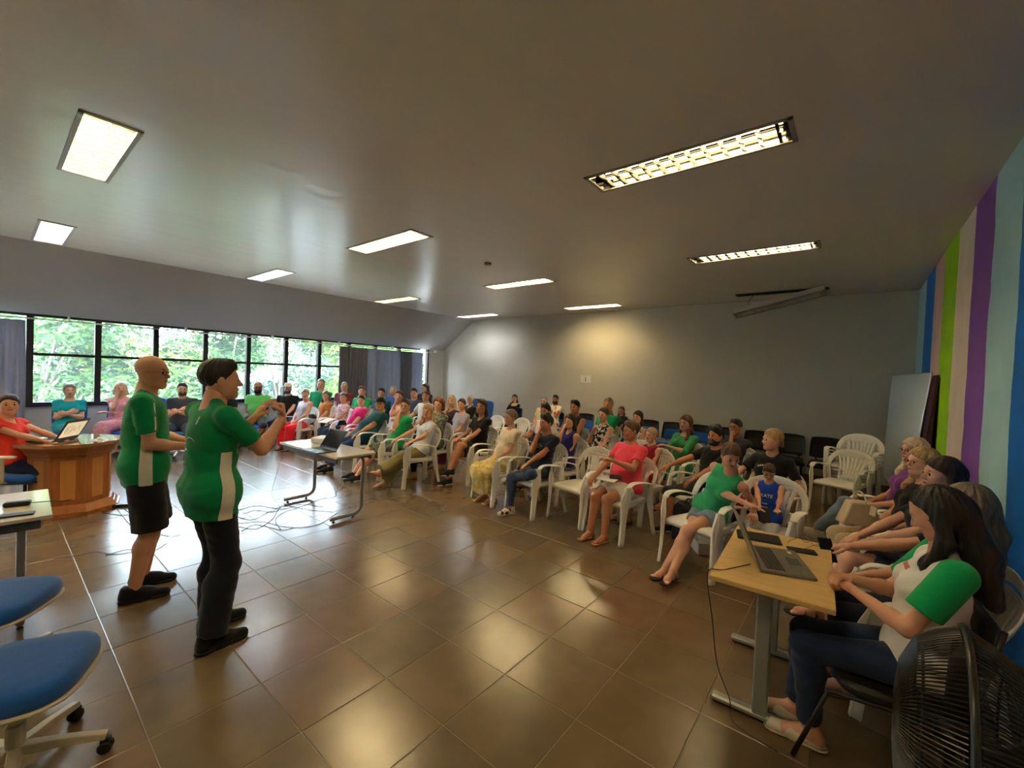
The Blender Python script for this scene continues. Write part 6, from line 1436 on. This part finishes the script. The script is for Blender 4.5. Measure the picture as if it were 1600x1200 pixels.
for k in range(3):
    q = MB(); vs = []; fs = []
    for i in range(7):
        r_ = .05+.215*i/6; wd_ = .6-.15*i/6; tw_ = R(38-22*i/6)
        for j in range(7):
            a = R(120*k)+(-.5+j/6)*wd_*1.9; xx = math.sin(tw_)*(j/6-.5)*.11; vs.append((xx, r_*math.cos(a), .66+r_*math.sin(a)))
    for i in range(6):
        for j in range(6): b_ = i*7+j; fs.append((b_,b_+1,b_+8,b_+7))
    q.add(vs, fs); o_ = q.build('blade', m_fan, t, smooth=True); md = o_.modifiers.new('s','SOLIDIFY'); md.thickness = .003
q = MB(); q.lathe([(.035,-.02),(.035,.045),(.02,.06),(.0001,.062)], (0,0,.66), 16, (1,0,0)); q.build('hub', m_fan, t, smooth=True)
q = MB(); q.tube([(-.14,0,.60),(-.15,0,.40),(-.14,0,.05)], .018, 10); q.build('post', m_btube, t, smooth=True)
q = MB(); q.lathe([(.20,0),(.205,.015),(.15,.03),(.04,.05),(.03,.07)], (-.13,0,0), 28); q.build('foot_disc', m_fan, t, smooth=True)
# ------------------------------------------------------------------ whiteboard and folded panel in the far right corner
def slab(nm, c, th, m, label, cat, frame=None):
    c = [Vector(x) for x in c]; n = (c[1]-c[0]).cross(c[3]-c[0]).normalized(); t = thing(nm, label, cat, (c[0]+c[1])/2)
    o_ = (c[0]+c[1])/2; q = MB(); q.poly([x-o_ for x in c], th, n); q.build('board', m, t)
    if frame:
        for i in range(4): a, b_ = c[i]-o_, c[(i+1)%4]-o_; q = MB(); q.tube([a+n*th/2, b_+n*th/2], .012, 6); q.build('frame_edge', frame, t)
    return t
slab('whiteboard', [(.44,9.62,.30),(.60,7.62,.30),(.765,7.62,1.99),(.50,9.62,2.0)], -.02, mat('whiteboard_surface', S(196,206,206), rough=.3, spec=.5), 'tall whiteboard leaning in the corner against the striped wall', 'whiteboard', m_steel)
slab('folded_panel', [(.62,7.5,.0),(.72,7.5,.0),(.785,7.5,1.95),(.768,7.5,1.95)], .4, mat('dark_maroon_panel', S(58,16,30), rough=.7), 'dark maroon panel squeezed between whiteboard and striped wall', 'panel')
# ------------------------------------------------------------------ curtains
def curtm(nm, c, tl):
    m = bpy.data.materials.new(nm); m.use_nodes = True; nt = m.node_tree; b = nt.nodes['Principled BSDF']; b.inputs['Base Color'].default_value = c; b.inputs['Roughness'].default_value = .9
    tr = nt.nodes.new('ShaderNodeBsdfTranslucent'); tr.inputs[0].default_value = c; mx = nt.nodes.new('ShaderNodeMixShader'); mx.inputs[0].default_value = tl; nt.links.new(b.outputs[0], mx.inputs[1]); nt.links.new(tr.outputs[0], mx.inputs[2]); nt.links.new(mx.outputs[0], nt.nodes['Material Output'].inputs[0]); return m
m_cur = curtm('grey_curtain', S(112,114,124), .16); m_sheer = curtm('grey_sheer_curtain', S(140,142,152), .42)
def curtain(y0, y1, zb, m, amp, npl, label, spread=0.):
    t = thing('curtain', label, 'curtain', (XW+.12, (y0+y1)/2, zb)); n = int(npl*10); q = MB(); vs = []; fs = []; zs = [ZHEAD-.13-zb, 1.3, .6, .0]; zs = [ZHEAD-.13-zb, (ZHEAD-zb)*.6, (ZHEAD-zb)*.3, 0]
    for j, z in enumerate(zs):
        for i in range(n+1):
            f_ = i/n; y = (y0-y1)/2+(y1-y0)*f_; y *= 1-(spread*(1-j/3)); y += .01*math.sin(j*2+f_*30); vs.append((amp*math.sin(f_*npl*2*math.pi)*(1-.15*j)+.01*math.sin(f_*17+j), y, z))
    for j in range(len(zs)-1):
        for i in range(n): a = j*(n+1)+i; fs.append((a,a+1,a+n+2,a+n+1))
    q.add(vs, fs); o_ = q.build('fabric', m, t, smooth=True); md = o_.modifiers.new('s','SOLIDIFY'); md.thickness = .002
    for k in range(int(npl)):
        y = (y0-y1)/2+(y1-y0)*(k+.5)/int(npl); q = MB(); q.tube([(.018*math.cos(a), y*(1-spread), ZHEAD-.09-zb+.018*math.sin(a)) for a in [2*math.pi*i/10 for i in range(10)]], .003, 4, closed=True); q.build('curtain_ring', _mats['white_rail'], t)
curtain(-.42, .40, .30, curtm('light_grey_curtain', S(160,162,176), .2), .035, 7, 'grey curtain drawn aside at the left end of the windows')
curtain(5.98, 6.85, .35, m_cur, .04, 9, 'bunched grey curtain left of the sheer part, behind the maroon shirt')
curtain(6.83, 8.02, .35, m_sheer, .02, 7, 'stretched thin grey curtain with daylight behind it')
curtain(8.0, 8.42, .35, m_cur, .035, 5, 'bunched grey curtain nearer the back wall')
curtain(8.40, 8.86, .35, m_sheer, .02, 3, 'thin grey curtain edge beside the open window strip')
# ------------------------------------------------------------------ cables on the floor
g_ = random.Random(5); mc = mat('grey_cable', S(52,54,66), rough=.45); fz = .0045
def fp(u, v, z=fz): return onz(u, v, z)
cable([Vector((-5.66,2.42,.74)), Vector((-5.70,2.36,.45)), Vector((-5.74,2.30,.1)), fp(437,792), fp(425,800), fp(400,797), fp(380,803)], 'dark cable falling from the centre table to the floor', mc)
paths = [[(372,797),(400,790),(440,795),(470,788),(505,792)],[(366,806),(395,812),(420,800),(445,790),(480,796),(520,800)],[(370,822),(400,826),(425,812),(432,800),(440,790)],[(372,818),(410,815),(440,822),(470,824),(500,818),(520,806),(528,800)],
 [(440,828),(430,812),(445,800),(470,792),(500,780),(525,775),(522,760)],[(376,830),(395,820),(415,822),(440,828),(460,824)],[(84,765),(120,778),(160,772),(185,788),(200,800)],[(165,700),(172,730),(160,760),(178,785),(195,792)],
 [(82,872),(120,868),(150,862),(180,866),(215,860),(245,852)],[(165,868),(200,858),(235,862),(262,848)],[(160,800),(190,805),(215,800),(240,806)],[(240,830),(265,838),(285,834)],[(525,772),(530,760),(536,745),(530,735)]]
names = ['nearest the table foot','crossing the window reflection','looping toward the near speaker','below the centre table','curling left of the table','lying under the near speaker hands','leading to the podium base','behind the podium','left of the bald man','by the bald man shoes','under the bald man shorts','between the two speakers','behind the table leg']
for k, pth in enumerate(paths): cable([fp(u+g_.uniform(-1,1), v) for u, v in pth], 'thin dark floor cable '+names[k], mc, .003)
P = fp(190,792,.0); t = thing('power_strip', 'small dark power strip on the floor behind the bald man', 'power strip', (P.x,P.y,0), R(60)); q = MB(); q.box((0,0,.02), (.26,.055,.032), bev=.006); q.build('case', m_darkp, t)
for k in range(3): q = MB(); q.lathe([(.016,.0),(.016,.002),(.0001,.002)], (-.07+.07*k,0,.036), 12); q.build('socket', m_blackp, t)
# ------------------------------------------------------------------ things held or on laps
def at_wr(r_, a, d=(0,.09,0)):
    sk = r_['sk']; w_ = sk['wr'][a]; e_ = sk['el'][a]; dd = (w_-e_)/np.linalg.norm(w_-e_); p = w_+dd*.09+np.array(d)-np.array([0,.09,0])*0; c_, s_ = math.cos(r_['rz']), math.sin(r_['rz']); o = r_['o']
    return Vector((o.x+p[0]*c_-p[1]*s_, o.y+p[0]*s_+p[1]*c_, p[2]))
def phone(label, loc, rot, m=m_lapb):
    t = thing('phone', label, 'phone', loc); t.rotation_euler = rot; q = MB(); q.box((0,0,.0), (.075,.15,.008), bev=.003); q.build('body', m, t); q = MB(); q.box((0,0,.0045), (.068,.14,.0006)); q.build('screen', m_bezel, t)
phone('dark phone held between the leaning woman and the boy', ph+Vector((0,.0,.0)), (R(35),0,R(10)))
phone('black phone in the hand of the woman with highlighted hair', at_wr(r52, 1, (-.04,.02,-.01)), (R(48),0,R(25)))
r49 = [r for r in P_ if 'purple' in r['root']['label']][0]; phone('red cased phone in the hands of the woman in purple', at_wr(r49, 1, (0,.0,.04)), (R(30),0,R(106)), mat('red_case', S(150,30,50), rough=.4))
r50 = [r for r in P_ if 'beige trousers' in r['root']['label']][0]
def bag(label, loc, rotz, m, sz=(.30,.13,.20), strap=True):
    t = thing('handbag', label, 'bag', loc, rotz); q = MB(); a, b_, c_ = sz; prof = [(-a/2,-b_/2),(a/2,-b_/2),(a/2,b_/2),(-a/2,b_/2)]
    q.sweep([(0,0,0),(0,0,c_*.5),(0,0,c_)], lambda i,t_: [(x*(1-.12*t_), y*(1-.45*t_)) for x, y in [(-b_/2,-a/2),(b_/2,-a/2),(b_/2*1.15,0),(b_/2,a/2),(-b_/2,a/2),(-b_/2*1.15,0)]], up=(0,1,0)); q.build('body', m, t, bev=.012)
    q = MB(); q.box((0,-b_*.42,c_*.72), (a*.9,.012,c_*.4), (R(8),0,0), bev=.005); q.build('flap', m, t)
    if strap: q = MB(); q.tube(arc((0,0,c_*.95), a*.3, 0, math.pi, 12), .006, 6); q.build('handle', m, t, smooth=True)
    return t
m_bagb = mat('beige_leather', S(206,184,152), rough=.45, noise=.04, nscale=9, bump=.1)
def lapw(r_, x, y, dz=.0):
    sk = r_['sk']; p = np.array([x, y, sk['P'][2]+.085+dz]); c_, s_ = math.cos(r_['rz']), math.sin(r_['rz']); o = r_['o']; return Vector((o.x+p[0]*c_-p[1]*s_, o.y+p[0]*s_+p[1]*c_, p[2]))
bag('beige leather handbag standing on the lap of the blonde woman', lapw(r50, 0, .22), r50['rz']+R(10), m_bagb, (.30,.12,.19))
find = lambda k: [r for r in P_ if k in r['root']['label']][0]
r_ = find('ochre'); bag('dark grey handbag on the lap of the woman in ochre', lapw(r_, 0, .20), r_['rz'], mat('dark_grey_leather', S(62,52,52), rough=.4), (.26,.10,.10), False)
r_ = find('magenta'); bag('black waist pouch on the lap of the woman in magenta', lapw(r_, .02, .16), r_['rz'], m_blackp, (.22,.10,.10), False)
r_ = find('floral top'); P = lapw(r_, 0, .2, .03); t = thing('paper', 'cream sheet of paper on the lap of the woman in floral top', 'paper', P, r_['rz']+R(20)); q = MB(); q.box((0,0,0), (.21,.297,.002), (R(-12),0,0)); q.build('sheet', mat('cream_paper', S(222,208,184), rough=.7), t)
r_ = find('coral'); P = lapw(r_, .0, .20, .025); t = thing('folder', 'white papers and dark wallet on the lap of the woman in coral', 'papers', P, r_['rz']+R(15)); q = MB(); q.box((0,0,0), (.22,.16,.006), (R(-8),0,0)); q.build('sheet', mat('paper', S(225,225,220), rough=.7), t); q = MB(); q.box((-.07,-.04,.022), (.13,.07,.03), (R(-8),0,R(15)), bev=.008); q.build('wallet', mat('dark_leather', S(40,30,26), rough=.4), t)
r_ = find('yellow floral'); P = lapw(r_, .03, .24, .04); t = thing('paper_roll', 'white rolled paper in the hands of the woman in floral skirt', 'paper', P, r_['rz']+R(70)); q = MB(); q.tube([(-.05,0,0),(.05,0,0)], .022, 12); q.build('roll', mat('paper', S(225,225,220), rough=.7), t, smooth=True)
q = MB(); q.lathe([(.025,0),(.022,.002),(.0001,.002)], (.05,0,0), 12, (1,0,0)); q.build('roll_end', mat('paper', S(225,225,220), rough=.7), t)
# sunglasses on the head of the smiling woman, red bag on the boy's chair, white box by the sandals
r_ = find('smiling long-haired'); M_ = r_['root'].matrix_basis @ r_['HM']; t = thing('sunglasses', 'dark sunglasses pushed up on the hair of the smiling woman', 'glasses', (M_ @ Vector((0,.03,.105))), r_['rz']+R(r_['sk']['yaw']))
for s in (-1,1): q = MB(); q.lathe([(.024,0),(.02,.004),(.0001,.005)], (s*.032,.035,-.006), 14, (0,.6,.8)); q.build('lens', m_bezel, t, smooth=True)
q = MB(); q.tube([(-.058,.03,-.004),(0,.04,.0),(.058,.03,-.004)], .003, 5); q.build('bridge', m_bezel, t)
P = fp(1088,872,0); t = thing('box', 'white cardboard box on the floor behind the crossed sandals', 'box', (P.x,P.y+.25,0), R(35)); q = MB(); q.box((0,0,.055), (.20,.26,.11), bev=.004); q.build('carton', mat('white_card', S(206,204,198), rough=.7), t); q = MB(); q.box((0,0,.115), (.204,.264,.012)); q.build('box_lid', mat('white_card', S(206,204,198), rough=.7), t)
o = r46['o']; t = thing('backpack', 'black bag tucked beside the woman in mint green tank', 'bag', (o.x-.30, o.y+.55, 0), R(-108)); q = MB(); q.sweep([(0,0,.0),(0,0,.2),(0,0,.38),(0,0,.43)], lambda i,t_: [(x*(1-.35*t_**3), y*(1-.35*t_**3)) for x, y in [(-.09,-.14),(.07,-.15),(.10,0),(.07,.15),(-.09,.14),(-.1,0)]], up=(0,1,0)); q.build('body', m_blackp, t, bev=.02); q = MB(); q.tube(arc((0,0,.42), .05, 0, math.pi, 8), .008, 6); q.build('handle', m_blackp, t)
o = [r for r in P_ if r is r48][0]['o']; t = thing('bag', 'small red pouch behind the boy on his chair', 'bag', (o.x-.17, o.y+.06, .60), R(20)); q = MB(); q.box((0,0,.0), (.10,.06,.15), (0,R(8),0), bev=.02); q.build('pouch', mat('red_cloth', S(176,30,28), rough=.8), t); q = MB(); q.tube(arc((0,0,.07), .03, 0, math.pi, 8), .005, 6); q.build('strap', mat('red_cloth', S(176,30,28), rough=.8), t)
